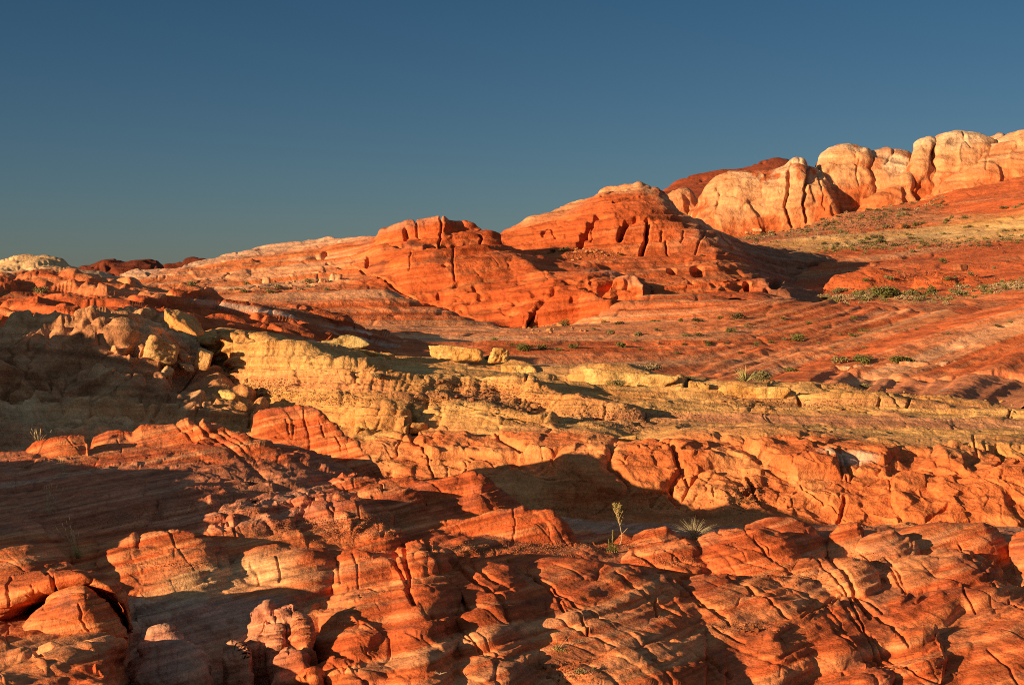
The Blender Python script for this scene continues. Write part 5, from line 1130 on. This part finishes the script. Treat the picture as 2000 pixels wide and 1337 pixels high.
boulder("stone", 1535, 841, 46.2, (26, 8), (0, .1, .2), RC, "flat red stone on the purple bed of the yellow ledge", 33, sub=4, cat="stone")
boulder("stone", 1363, 832, 47.2, (20, 9), (0, .1, .1), (C(.16, .12, .09), C(.2, .15, .1)), "blackish stone at the left end of the purple bed", 34, sub=4, cat="stone")
xs_ = [(1646, 718, 30, 10), (1676, 717, 24, 11), (1702, 717, 32, 12), (1735, 714, 27, 13), (1782, 714, 60, 18), (1836, 713, 49, 20), (1886, 714, 50, 22), (1940, 716, 52, 19), (1988, 722, 40, 18), (2040, 722, 44, 18)]
for k, (x, y, w_, h_) in enumerate(xs_):
    boulder("ledge_block", x, y, 88, (w_ * 1.06, h_), (0, .02, .05 * (k % 3)), (C(.56, .24, .11), C(.60, .35, .2)),
            ["smallest pink block at the left end of the broken ledge", "second pink block from the left end of the broken ledge", "third pink block along the broken ledge, under the rounded bush", "fourth pink block along the broken ledge, under the wide bush",
             "first of the long pink blocks on the broken ledge", "middle long pink block on the broken ledge", "pink block left of the dark notch in the broken ledge", "pink block right of the dark notch in the broken ledge", "rightmost visible pink block of the broken ledge", "pink ledge block past the right edge of the broken ledge"][k],
            50 + k, sub=4, box=1, depth=.9, mat=M_MID, cat="rock block", group="pink blocks of the broken ledge on the plain")
for k, (x, y, Y, w_, h_, l) in enumerate([(655, 545, 171, 30, 22, "split pale boulder standing on the slope below the long pale ridge"), (632, 550, 170, 22, 16, "lower pale boulder left of the split boulder on the slope"), (497, 523, 186, 24, 10, "dark flat boulder high on the long pale ridge"),
                                        (520, 548, 172, 18, 16, "blocky orange boulder above the brush at the foot of the pale ridge"), (1876, 523, 206, 26, 14, "dark brown boulder lying on the red hillside at right"), (1707, 517, 208, 14, 9, "small dark boulder on the red hillside left of the dark brown one"), (1765, 443, 342, 34, 14, "brown outcrop boulder at the lower edge of the shrubby scree"),
                                        (1480, 449, 400, 20, 8, "cream block at the foot of the broad split dome"), (1462, 455, 398, 16, 6, "smaller cream block left of the one at the dome's foot")]):
    boulder("boulder", x, y, Y, (w_, h_), (0, .1, .3), (C(.56, .24, .10), C(.6, .34, .18)) if 'dark' not in l and 'brown' not in l else (C(.2, .07, .03), C(.3, .1, .04)), l, 80 + k, sub=4, box=.3, mat=M_MID)

# ---- scree: single stones, then the fines
R1 = np.random.default_rng(21)
STONES = {k: [rock_mesh("stone", 100 + 10 * i + j, (1, .8, .55), 2, c[0], c[1], M_WASH, box=.3, npl=10) for j in range(5)] for i, (k, c) in enumerate((('red', RC), ('tan', (C(.5, .21, .085), C(.56, .3, .13))), ('brown', (C(.34, .13, .06), C(.46, .2, .09))), ('yel', YC)))}
def scatter(sheet_, n, poly, sz, kind, label, group, cat="stone", squash=1.):
    """single stones inside a picture polygon, seated on the bedrock there"""
    poly = np.array(poly, float); k = 0
    lo, hi = poly.min(0), poly.max(0)
    while k < n:
        x, y = R1.uniform(lo, hi)
        ins = False; j = len(poly) - 1
        for i in range(len(poly)):
            a, b = poly[i], poly[j]
            if (a[1] > y) != (b[1] > y) and x < (b[0] - a[0]) * (y - a[1]) / (b[1] - a[1]) + a[0]: ins = not ins
            j = i
        if not ins: continue
        k += 1
        q, nn = at(sheet_, x, y)
        s = q[1] / F * R1.uniform(*sz) / 2 * (1.6 if R1.random() < .12 else 1)
        o = obj("stone", STONES[kind][R1.integers(5)], loc=q + nn * s * .25)
        o.scale = (s, s, s * R1.uniform(.6, 1.2)); o.rotation_euler = R1.uniform(-.5, .5, 3) * (1, 1, 6)
        tag(o, label, cat, group)
scatter("sandstone_butte", 26, [(1092, 488), (1130, 484), (1205, 494), (1215, 505), (1150, 512), (1100, 506)], (4, 9), 'tan', "loose tan stone in the rockfall at the butte's cliff foot", "rockfall stones at the foot of the butte")
scatter("plain" if "plain" in SH else "rock_plain", 28, [(1020, 650), (1042, 632), (1085, 628), (1120, 640), (1150, 648), (1090, 655)], (4, 9), 'tan', "loose stone in the small rockfall below the alcove", "rockfall stones below the alcove")
scatter("sandstone_ridge", 15, [(440, 568), (480, 552), (560, 548), (640, 552), (600, 566)], (4, 10), 'tan', "pale stone among the brush at the foot of the long ridge", "stones at the foot of the long pale ridge")
scatter("rock_ledge", 26, [(1440, 960), (1478, 930), (1490, 950), (1470, 985), (1450, 1000), (1425, 990)], (4, 9), 'tan', "orange stone in the little rockfall down the red wall", "stones fallen down the red wall")
scatter("rock_ledge", 34, [(820, 752), (880, 742), (960, 762), (1060, 790), (1060, 806), (960, 800), (860, 778)], (5, 11), 'brown', "brown flake of rock on the debris bench between the yellow faces", "brown flakes on the debris bench")
scatter("rock_ledge", 15, [(1120, 806), (1200, 818), (1300, 835), (1290, 845), (1160, 836)], (4, 9), 'brown', "brown stone at the narrow end of the debris bench", "stones at the narrow end of the debris bench")
scatter("rock_ledge", 16, [(440, 730), (470, 735), (540, 762), (560, 775), (470, 765)], (5, 10), 'brown', "brown stone in the chute under the left end of the yellow cliff", "stones in the chute under the yellow cliff")
scatter("rock_ledge", 19, [(1400, 775), (1560, 790), (1700, 800), (1690, 806), (1500, 800), (1390, 785)], (4, 10), 'brown', "dark flake lying below the long yellow blocks", "dark flakes below the long yellow blocks")
scatter("rock_plain", 17, [(1640, 752), (1740, 756), (1880, 772), (2000, 790), (1980, 798), (1850, 784), (1700, 768)], (3, 7), 'yel', "yellow stone strewn beside the grey sand patch", "yellow stones beside the grey sand patch")
scatter("near_ground", 23, [(1300, 1050), (1420, 1040), (1480, 1058), (1360, 1090), (1260, 1080), (1120, 1062)], (3, 7), 'red', "red stone on the gravel strip by the yellow shrub", "red stones on the gravel strip")
scatter("near_ground", 23, [(1420, 1222), (1500, 1222), (1520, 1235), (1450, 1240)], (3, 8), 'red', "red stone in the chip pocket above the striped wedge", "chips above the striped wedge")
scatter("near_ground", 12, [(1700, 1285), (1740, 1290), (1880, 1310), (1860, 1320), (1760, 1312)], (4, 11), 'red', "orange chip lying on a shelf at the bottom right", "chips on the bottom right shelf")
scatter("near_ground", 17, [(1030, 1290), (1120, 1300), (1160, 1330), (1080, 1337)], (4, 10), 'red', "red stone around the small weeds at the bottom edge", "stones around the bottom edge weeds")

def gravel(sheet_, n, boxes, sz, name="gravel", cols=(C(.40, .15, .07), C(.58, .21, .08))):
    """fine chips nobody could count, one object"""
    V0, F0 = np.array([[1, 0, -.2], [-.5, .87, -.2], [-.5, -.87, -.2], [.1, 0, .7]]), np.array([[0, 1, 3], [1, 2, 3], [2, 0, 3]])
    Vs, Fs, Cs = [], [], []
    for x0, y0, x1, y1, w in boxes:
        for _ in range(int(n * w)):
            q, nn = at(sheet_, R1.normal((x0 + x1) / 2, (x1 - x0) / 3.5), R1.normal((y0 + y1) / 2, (y1 - y0) / 3.5))
            s = q[1] / F * R1.uniform(*sz) / 2
            M = rot3(*(R1.uniform(-.5, .5, 3) * (1, 1, 12)))
            Fs.append(F0 + 4 * len(Vs)); Vs.append((V0 * R1.uniform(.6, 1.3, 3) * s) @ M.T + q); Cs.append(np.broadcast_to(mix(cols[0], cols[1], R1.random()), (4, 3)))
    o = obj(name, mesh_from(name, np.vstack(Vs), np.vstack(Fs), np.vstack(Cs), M_NEAR, False))
    tag(o, kind="stuff")
gravel("near_ground", 1500, [(700, 1000, 800, 1030, .4), (150, 1000, 330, 1040, .5), (1500, 1110, 1640, 1140, .3), (1000, 1060, 1130, 1080, .6), (330, 960, 560, 1020, .7), (560, 1010, 760, 1050, 1.6), (820, 1060, 1060, 1085, 1.2), (1130, 1050, 1260, 1075, .6), (1240, 1085, 1360, 1105, .4), (260, 1098, 420, 1108, .3), (1400, 1215, 1520, 1232, .4), (1040, 1290, 1180, 1330, .6), (1650, 1080, 1740, 1110, .3)], (1.5, 4.5))
gravel("rock_ledge", 1500, [(800, 745, 1060, 800, 1.2), (1060, 795, 1320, 845, 1.), (440, 740, 620, 770, .5), (560, 770, 720, 790, .5), (1380, 780, 1700, 800, .6), (1600, 740, 1800, 770, .4), (1000, 985, 1300, 1010, .6), (1420, 940, 1490, 1000, .5)], (1.5, 5), cols=(C(.26, .11, .05), C(.5, .25, .1)))
gravel("hillside", 1500, [(1480, 405, 1800, 460, 1.6), (1620, 470, 1950, 490, .8), (1640, 510, 2000, 560, .5)], (2, 6), cols=(C(.28, .12, .06), C(.46, .2, .1)))
gravel("sandstone_butte", 300, [(1090, 484, 1220, 508, 1)], (1.5, 4), cols=(C(.4, .14, .05), C(.56, .25, .11)))

# ================================================================== PLANTS
def leaves(n, r, seed, size, c1, c2, flat=.75, lobes=5, up=.35):
    g_ = np.random.default_rng(seed)
    cen = g_.normal(size=(lobes, 3)) * (.42, .42, .16) + (0, 0, .42)
    pts = []
    k = g_.integers(lobes, size=n)
    d = g_.normal(size=(n, 3)); d /= np.linalg.norm(d, axis=1)[:, None]
    rr = g_.uniform(.2, 1, n) ** .6
    p = cen[k] + d * rr[:, None] * (.44, .44, .36)
    p[:, 2] = np.abs(p[:, 2]) * flat
    a = d * .6 + g_.normal(size=(n, 3)) * .6 + (0, 0, up); a /= np.linalg.norm(a, axis=1)[:, None]
    b = np.cross(a, g_.normal(size=(n, 3))); b /= np.linalg.norm(b, axis=1)[:, None]
    L = size * g_.uniform(.6, 1.5, n)[:, None]; W = L * .28
    V = np.stack([p, p + a * L * .5 + b * W, p + a * L, p + a * L * .5 - b * W], 1).reshape(-1, 3) * r
    Fc = np.arange(4 * n).reshape(n, 4)
    t = np.clip(.5 + .5 * g_.normal(size=n), 0, 1).repeat(4)
    return V, Fc, mix(c1, c2, t)

def tube(pts, rad, sides=5):
    pts = np.array(pts, float); n = len(pts)
    t = np.gradient(pts, axis=0); t /= np.linalg.norm(t, axis=1)[:, None] + 1e-9
    u = np.cross(t, (.3, .9, .2)); u /= np.linalg.norm(u, axis=1)[:, None] + 1e-9
    v = np.cross(t, u)
    a = np.linspace(0, 2 * np.pi, sides, endpoint=False)
    rad = np.broadcast_to(np.asarray(rad, float), (n,))
    V = pts[:, None] + rad[:, None, None] * (np.cos(a)[None, :, None] * u[:, None] + np.sin(a)[None, :, None] * v[:, None])
    idx = np.arange(n * sides).reshape(n, sides)
    Fc = np.stack([idx[:-1], np.roll(idx[:-1], -1, 1), np.roll(idx[1:], -1, 1), idx[1:]], -1).reshape(-1, 4)
    return V.reshape(-1, 3), Fc
class Acc:
    def __init__(s): s.V, s.F, s.C, s.n = [], [], [], 0
    def add(s, V, Fc, c):
        s.V.append(V); s.F.append(Fc + s.n); s.C.append(np.broadcast_to(c, V.shape)); s.n += len(V)
    def mesh(s, name, mat, sm=True): return mesh_from(name, np.vstack(s.V), np.vstack(s.F), np.vstack(s.C), mat, sm)

def stems(r, seed, n=14, c=C(.16, .10, .06)):
    g_ = np.random.default_rng(seed); A = Acc()
    for k in range(n):
        d = np.array([*g_.normal(size=2) * .5, .7]); d /= np.linalg.norm(d)
        q = [d * r * t * .85 + np.array([0, 0, .12 * r * t * t]) + g_.normal(size=3) * .03 * r * t for t in (0, .35, .7, 1)]
        A.add(*tube(q, np.array([.022, .016, .011, .004]) * r, 4), c)
    return A
GREEN = (C(.075, .085, .022), C(.17, .15, .045)); OLIVE = (C(.13, .115, .045), C(.26, .21, .09)); DARK = (C(.06, .055, .022), C(.12, .10, .04)); DRY = (C(.24, .17, .09), C(.38, .28, .15))
SHR = {}
for i, (k, c) in enumerate((('green', GREEN), ('olive', OLIVE), ('dark', DARK), ('dry', DRY))):
    SHR[k] = []
    for j in range(4):
        A = Acc(); A.add(*leaves(420, 1., 300 + 10 * i + j, .20, *c)); 
        st = stems(1., 400 + 10 * i + j, 8)
        for a_, b_, c_ in zip(st.V, st.F, st.C): pass
        A.add(np.vstack(st.V), np.vstack(st.F), np.vstack(st.C))
        SHR[k].append(A.mesh("shrub", M_PLANT, False))
RP = np.random.default_rng(77)
def shrub(sheet_, px, py, wpx, kind, label, group=None, hk=None):
    q, nn = at(sheet_, px, py)
    s = wpx / 2 * q[1] / F * 1.35
    o = obj("desert_shrub", SHR[kind][RP.integers(4)], loc=q - np.array([0, 0, .06 * s]))
    o.scale = (s, s, s * (hk or RP.uniform(.75, 1.15))); o.rotation_euler = (0, 0, RP.uniform(0, 6.28))
    tag(o, label, "shrub", group)
def big_shrub(sheet_, px, py, wpx, c, label, hk=1., n=1500, leaf=.13, seed=1):
    q, nn = at(sheet_, px, py)
    s = wpx / 2 * q[1] / F
    e = bpy.data.objects.new("desert_shrub", None); COL.objects.link(e); e.location = q - np.array([0, 0, .04 * s]); e.scale = (s, s, s * hk)
    tag(e, label, "shrub")
    A = Acc(); A.add(*leaves(n, 1., seed, leaf, *c, lobes=9)); obj("foliage", A.mesh("foliage", M_PLANT, False), e)
    obj("stem", stems(1., seed + 5, 18).mesh("stem", M_PLANT), e)

big_shrub("rock_plain", 1688, 708, 44, GREEN, "rounded green shrub above the left end of the broken pink ledge", 1.0, seed=31)
big_shrub("rock_plain", 1757, 708, 58, GREEN, "wide low green shrub standing on the broken pink ledge", .7, seed=32)
big_shrub("rock_plain", 1541, 726, 44, GREEN, "flat dark green shrub behind the yellow ledge, left of the rounded one", .55, seed=33)
big_shrub("rock_ledge", 1486, 742, 50, OLIVE, "brushy olive shrub right of the spiky plant on the ledge", .9, seed=34)
big_shrub("rock_plain", 1022, 684, 30, GREEN, "tallest green shrub on the plain just behind the topmost yellow blocks", 1.25, seed=35)
big_shrub("rock_ledge", 962, 703, 34, DARK, "dark green shrub squeezed between the two topmost yellow blocks", .9, seed=36)
big_shrub("rock_ledge", 1204, 752, 30, OLIVE, "small olive shrub in front of the broad yellow block", 1., seed=37)
big_shrub("rock_ledge", 1262, 722, 60, DRY, "wide grey dry bush on top of the broad yellow block", .55, seed=38)
big_shrub("rock_ledge", 742, 738, 34, DRY, "dry bush on the top edge of the fluted yellow cliff", .9, seed=39)
big_shrub("rubble_slope", 800, 690, 26, OLIVE, "olive shrub in the shadow left of the long yellow block", 1.3, seed=40)
big_shrub("hillside", 1728, 578, 60, GREEN, "largest green bush in the brush strip beneath the butte's shadow tip", .9, n=1800, seed=41)
big_shrub("hillside", 1612, 583, 20, OLIVE, "yellowish bush at the shadow's edge right of the butte", 1.1, seed=42)
big_shrub("rubble_slope", 556, 668, 40, DRY, "dry grassy bush in shadow above the left end of the yellow cliff", .8, seed=43)
PL = [(1057, 682, 18), (1086, 684, 14), (1102, 687, 12), (1118, 681, 18), (1143, 678, 10), (1064, 664, 12), (1209, 678, 22), (1242, 655, 16), (1307, 655, 20), (1274, 628, 14), (1206, 633, 16), (1192, 652, 16), (1340, 656, 12), (1361, 656, 14), (1381, 674, 14), (1286, 646, 11), (1239, 668, 10), (966, 668, 18), (999, 674, 12),
      (1435, 622, 24), (1407, 623, 12), (1356, 627, 18), (1310, 655, 20), (1428, 651, 18), (1559, 665, 28), (1529, 664, 10), (1506, 670, 12), (1475, 657, 12), (1380, 673, 16), (1478, 674, 12), (1527, 624, 12), (1597, 618, 14), (1667, 623, 12), (1681, 647, 16), (1659, 656, 12), (1636, 657, 12), (1849, 652, 8), (1946, 638, 10), (1968, 630, 8),
      (1160, 645, 12), (1130, 640, 14), (1330, 628, 12), (1460, 640, 10), (1580, 634, 12), (1612, 640, 9), (1500, 645, 9), (1250, 684, 9), (1320, 690, 10), (1445, 690, 9), (1645, 708, 24), (1342, 742, 18), (1694, 757, 18), (1180, 630, 10), (1100, 634, 18)]
for x, y, w_ in PL:
    sh_ = "rock_ledge" if y > 735 and x < 1600 else "rock_plain"
    shrub(sh_, x, y, w_, RP.choice(['green', 'olive', 'dark', 'green']), "small green shrub scattered on the red cross-bedded plain", "small shrubs on the red plain")
for k in range(18):
    x = RP.uniform(1040, 1800); y = 590 + RP.uniform(15, 95)
    shrub("rock_plain", x, y, RP.uniform(5, 9), RP.choice(['olive', 'dark', 'dry']), "tiny dry shrub dotting the red plain", "tiny dry shrubs on the red plain")
for k in range(54):
    x = RP.uniform(1600, 2030); y = np.interp(x, [1600, 1650, 1700, 1800, 1900, 2030], [590, 584, 578, 580, 570, 552]) + RP.normal() * 6.5
    shrub("hillside", x, y, RP.uniform(9, 22), RP.choice(['green', 'olive', 'olive', 'dry']), "green or yellowish bush in the brush strip below the red hillside", "bushes of the brush strip")
for k in range(60):
    x = RP.uniform(1455, 1830); y = np.interp(x, [1455, 1560, 1650, 1750, 1830], [462, 450, 428, 412, 398]) + RP.normal() * 9
    shrub("hillside", x, y, RP.uniform(5, 11), RP.choice(['dark', 'olive', 'dark', 'dry']), "dark low shrub on the scree slope under the pale domes", "shrubs on the scree slope")
for k in range(42):
    t = RP.integers(3); x = RP.uniform(1580, 2030)
    y = (np.interp(x, [1580, 1700, 1850, 2030], [500, 488, 482, 472]), np.interp(x, [1580, 1700, 1850, 2030], [486, 470, 455, 440]), np.interp(x, [1580, 1750, 1900, 2030], [462, 446, 424, 392]))[t] + RP.normal() * 4
    shrub("hillside", x, y, RP.uniform(7, 15), RP.choice(['green', 'dark', 'olive']), "dark green shrub along the yellow bands of the right hillside", "shrubs along the yellow bands")
for k in range(14):
    x = RP.uniform(1650, 2020); y = RP.uniform(505, 555)
    shrub("hillside", x, y, RP.uniform(8, 16), RP.choice(['green', 'olive']), "isolated green shrub on the red hillside at right", "isolated shrubs on the red hillside")
for k in range(14):
    x = RP.uniform(440, 660); y = 562 + RP.normal() * 6
    shrub("sandstone_ridge", x, y, RP.uniform(8, 16), RP.choice(['olive', 'dry']), "dry olive bush among stones at the foot of the long pale ridge", "bushes at the foot of the long ridge")
for x, y, w_ in ((77, 572, 24), (273, 584, 16), (381, 590, 18), (371, 557, 16), (130, 600, 12), (152, 592, 14), (600, 660, 16), (720, 690, 14)):
    shrub("rubble_slope", x, y, w_, 'olive', "olive shrub among the broken rocks above the shaded outcrop", "shrubs on the broken rock slope")
for x, y, w_ in ((1100, 490, 18), (1082, 492, 10), (1150, 500, 10), (1210, 498, 9), (1370, 500, 8)):
    shrub("sandstone_butte", x, y, w_, 'dark', "dark shrub growing in the rockfall below the butte's clefts", "shrubs in the butte's rockfall")

def brush():
    # the low scrub too small and too many to tell apart
    A = Acc()
    def put(x, y, w_, c):
        q, nn = at("hillside", x, y); s = w_ * .8 * q[1] / F
        V, Fc, col = leaves(70, 1., int(RP.integers(1e6)), .34, *c, lobes=3)
        A.add(V * (s, s, s * .8) + q, Fc, col)
    for k in range(170):
        x = RP.uniform(1450, 1850); put(x, np.interp(x, [1455, 1560, 1650, 1750, 1850], [463, 451, 430, 411, 396]) + RP.normal() * 9, RP.uniform(4, 9), (DARK, OLIVE, DARK, DRY)[RP.integers(4)])
    for k in range(110):
        x = RP.uniform(1590, 2040); put(x, np.interp(x, [1590, 1700, 1850, 2040], [494, 484, 474, 462]) + RP.normal() * 6, RP.uniform(5, 10), (DARK, OLIVE, GREEN)[RP.integers(3)])
    for k in range(120):
        x = RP.uniform(1610, 2040); put(x, np.interp(x, [1610, 1700, 1800, 1900, 2040], [589, 579, 581, 571, 552]) + RP.normal() * 7, RP.uniform(6, 13), (OLIVE, DRY, GREEN, DRY)[RP.integers(4)])
    for k in range(60):
        x = RP.uniform(1860, 2040); put(x, np.interp(x, [1860, 2040], [362, 330]) + RP.normal() * 3, RP.uniform(4, 8), DARK)
    tag(obj("undergrowth", A.mesh("undergrowth", M_PLANT, False)), kind="stuff")
brush()

# ---- grass tufts, spiky plant, the yellow shrub
def tuft(name, sheet_, px, py, hpx, n, label, cat, spread=.35, c=(C(.42, .30, .13), C(.58, .45, .22)), seed=0, w=.012, droop=.5, heads=False, lean=0.):
    g_ = np.random.default_rng(seed)
    q, nn = at(sheet_, px, py)
    h = hpx * q[1] / F; A = Acc(); hd = []
    for k in range(n):
        a = g_.uniform(0, 6.28); sp = abs(g_.normal()) * spread; L = h * g_.uniform(.5, 1.05)
        d = np.array([math.cos(a) * sp + lean, math.sin(a) * sp * .8, 1.]); d /= np.linalg.norm(d)
        b0 = np.array([g_.normal() * .05 * h, g_.normal() * .05 * h, -.02 * h])
        t = np.linspace(0, 1, 6)[:, None]
        p = b0 + d * L * t + np.array([math.cos(a), math.sin(a), -.35]) * (droop * sp * L) * t ** 2.2
        side = np.cross(d, g_.normal(size=3)); side /= np.linalg.norm(side)
        ww = w * h * (1 - t * .85)
        V = np.stack([p - side * ww, p + side * ww], 1).reshape(-1, 3)
        i = np.arange(5)[:, None] * 2
        A.add(V, i + np.array([0, 1, 3, 2]), mix(c[0], c[1], g_.random()))
        if heads and g_.random() < .6:
            S = Acc(); S.add(*tube([p[-1] - d * .10 * h, p[-1], p[-1] + d * .05 * h], np.array([.006, .014, .004]) * h, 4), c[1]); hd.append(S)
    if heads:
        e = bpy.data.objects.new(name, None); COL.objects.link(e); e.location = q; tag(e, label, cat)
        obj("blades", A.mesh("blades", M_STRAW), e); [obj("seed_head", S.mesh("seed_head", M_STRAW), e) for S in hd]
    else:
        o = obj(name, A.mesh(name, M_STRAW), loc=q); tag(o, label, cat)
tuft("grass_tuft", "near_ground", 150, 1083, 72, 22, "straw grass tuft with seed heads above the near left rocks", "grass", .16, seed=1, heads=True, lean=-.16, w=.006)
tuft("grass_clump", "near_ground", 152, 1090, 30, 60, "short yellow green grass at the foot of the straw tuft", "grass", .5, (C(.30, .24, .08), C(.46, .36, .14)), seed=2, w=.02)
tuft("grass_tuft", "near_ground", 74, 872, 40, 16, "sparse pale grass stalks at the far left slab crest", "grass", .22, seed=3, heads=True, lean=-.1, w=.008)
tuft("grass_tuft", "near_ground", 126, 922, 34, 26, "bent grass tuft on the edge of the shaded hollow", "grass", .4, seed=4, heads=True, lean=-.25, w=.008)
tuft("grass_clump", "near_ground", 48, 912, 14, 50, "low dry grass patch at the left rim of the hollow", "grass", .9, seed=5, w=.02)
tuft("grass_tuft", "near_ground", 92, 1000, 60, 20, "thin grass stalks inside the dark hollow", "grass", .2, seed=6, heads=True, w=.005)
tuft("grass_clump", "near_ground", 1356, 1052, 46, 320, "rounded clump of pale fine grass beside the barrel shaped slab", "grass", .75, (C(.36, .30, .16), C(.56, .47, .27)), seed=7, w=.006, droop=.6)
tuft("spiky_plant", "rock_ledge", 1454, 746, 34, 60, "spiky yucca-like plant on the yellow ledge", "plant", .8, (C(.20, .19, .06), C(.42, .36, .14)), seed=8, w=.03, droop=.1)
tuft("weed", "near_ground", 1090, 1268, 40, 24, "sparse reddish weed stalks near the bottom centre right", "weed", .55, (C(.30, .16, .07), C(.46, .28, .12)), seed=9, w=.010, droop=.1)
tuft("weed", "near_ground", 1130, 1256, 24, 16, "few thin dry twigs right of the reddish weed", "weed", .7, (C(.28, .14, .07), C(.4, .22, .1)), seed=10, w=.012, droop=.0)
big_shrub("near_ground", 1092, 1270, 26, (C(.20, .17, .05), C(.34, .28, .09)), "yellowish leafy weed at the foot of the reddish stalks", .8, n=300, leaf=.2, seed=51)
big_shrub("near_ground", 1132, 1312, 30, (C(.16, .14, .05), C(.30, .22, .09)), "dark olive weed close to the bottom edge", .6, n=300, leaf=.2, seed=52)
big_shrub("near_ground", 1158, 1306, 20, (C(.10, .09, .04), C(.2, .16, .07)), "smallest dark weed right of the olive one at the bottom edge", .7, n=200, leaf=.2, seed=53)

def yellow_shrub():
    q, nn = at("near_ground", 1212, 1064)
    u = q[1] / F
    e = bpy.data.objects.new("dry_shrub", None); COL.objects.link(e); e.location = q
    tag(e, "single spindly yellow shrub with bare twisted tip standing before the dark wash", "shrub")
    g_ = np.random.default_rng(5)
    bark = C(.40, .27, .14); S = Acc(); Lf = Acc()
    def pt(x, y, d=0.): return np.array([(x - 1212) * u, d * u, (1066 - y) * u])
    trunk = [pt(1210, 1066), pt(1213, 1058), pt(1214, 1046), pt(1212, 1036), pt(1210, 1026), pt(1207, 1014), pt(1203, 1006), pt(1205, 1000), pt(1200, 995), pt(1200, 990)]
    S.add(*tube(trunk, np.array([1.2, 1., .85, .75, .65, .6, .5, .45, .4, .25]) * u, 6), bark)
    S.add(*tube([pt(1200, 996), pt(1197, 994), pt(1196.5, 992)], np.array([.5, .4, .2]) * u, 4), bark)
    S.add(*tube([pt(1205, 1002), pt(1207, 999), pt(1206, 996)], np.array([.5, .4, .2]) * u, 4), bark)
    S.add(*tube([pt(1213, 1046), pt(1218, 1041), pt(1223, 1035), pt(1225, 1033)], np.array([.8, .6, .5, .3]) * u, 4), bark)
    for k in range(34):
        t = g_.uniform(.38, .86); i = t * 9; b = trunk[int(i)] * (1 - i % 1) + trunk[min(9, int(i) + 1)] * (i % 1)
        a = g_.uniform(0, 6.28); L = u * g_.uniform(9, 20) * (1.2 - .7 * (t - .38))
        d = np.array([math.cos(a) * .55, math.sin(a) * .55, .85]); d /= np.linalg.norm(d)
        p1 = b + d * L * .5; p2 = b + d * L + np.array([0, 0, .12 * L])
        S.add(*tube([b, p1, p2], np.array([.5, .35, .2]) * u, 4), bark)
        for m in range(26):
            s_ = g_.uniform(.25, 1.05); o_ = b + (p2 - b) * s_
            v = d + g_.normal(size=3) * .5; v /= np.linalg.norm(v); w_ = np.cross(v, g_.normal(size=3)); w_ /= np.linalg.norm(w_)
            l = u * g_.uniform(1.6, 3.6)
            Lf.add(np.array([o_, o_ + v * l * .5 + w_ * l * .13, o_ + v * l, o_ + v * l * .5 - w_ * l * .13]), np.array([[0, 1, 2, 3]]), mix(C(.28, .235, .06), C(.46, .37, .11), g_.random()))
    obj("stem", S.mesh("stem", M_PLANT), e); obj("foliage", Lf.mesh("foliage", M_PLANT, False), e)
yellow_shrub()
def green_plant():
    q, nn = at("near_ground", 1196, 1078)
    u = q[1] / F
    e = bpy.data.objects.new("leafy_plant", None); COL.objects.link(e); e.location = q
    tag(e, "small bright green leafy plant with upright shoots left of the yellow shrub", "plant")
    g_ = np.random.default_rng(6); S = Acc(); Lf = Acc()
    for x0, x1, top, n in ((0, 0, 44, 260), (-6, -8, 26, 150), (4, 6, 14, 130), (-2, -3, 12, 110), (8, 11, 9, 70), (-9, -12, 8, 60)):
        st = [np.array([x0 + (x1 - x0) * t, g_.normal() * .5, top * t]) * u for t in (0, .33, .66, 1)]
        S.add(*tube(st, np.array([.7, .6, .5, .3]) * u, 5), C(.35, .24, .12))
        for k in range(n):
            t = g_.uniform(.05, 1); o_ = st[0] * (1 - t) + st[-1] * t
            a = g_.uniform(0, 6.28); v = np.array([math.cos(a), math.sin(a), g_.uniform(.2, 1.1)]); v /= np.linalg.norm(v)
            w_ = np.cross(v, (0, 0, 1.)); w_ /= np.linalg.norm(w_) + 1e-6; l = u * g_.uniform(2.2, 4.6) * (1.2 - .4 * t)
            Lf.add(np.array([o_, o_ + v * l * .5 + w_ * l * .2, o_ + v * l, o_ + v * l * .5 - w_ * l * .2]), np.array([[0, 1, 2, 3]]), mix(C(.10, .16, .03), C(.32, .32, .07), g_.random()))
    obj("stem", S.mesh("stem", M_PLANT), e); obj("foliage", Lf.mesh("foliage", M_PLANT, False), e)
green_plant()
def dead_branch():
    q, nn = at("near_ground", 858, 1318)
    u = q[1] / F; A = Acc(); g_ = np.random.default_rng(3)
    for a, L in ((-2.4, 16), (-.5, 14), (.3, 9), (2.9, 12), (-1.2, 9), (1.2, 6)):
        d = np.array([math.cos(a), .3 * math.sin(2 * a), .25 + .25 * abs(math.sin(a))]); pts = [d * L * u * t + g_.normal(size=3) * u * .8 * t + (0, 0, 2 * u) for t in (0, .35, .7, 1)]
        A.add(*tube(pts, np.array([.8, .6, .45, .2]) * u, 5), C(.42, .30, .20))
    tag(obj("dead_branch", A.mesh("dead_branch", M_STRAW), loc=q), "pale dead twig lying on the slab near the bottom edge", "dead twig")
dead_branch()
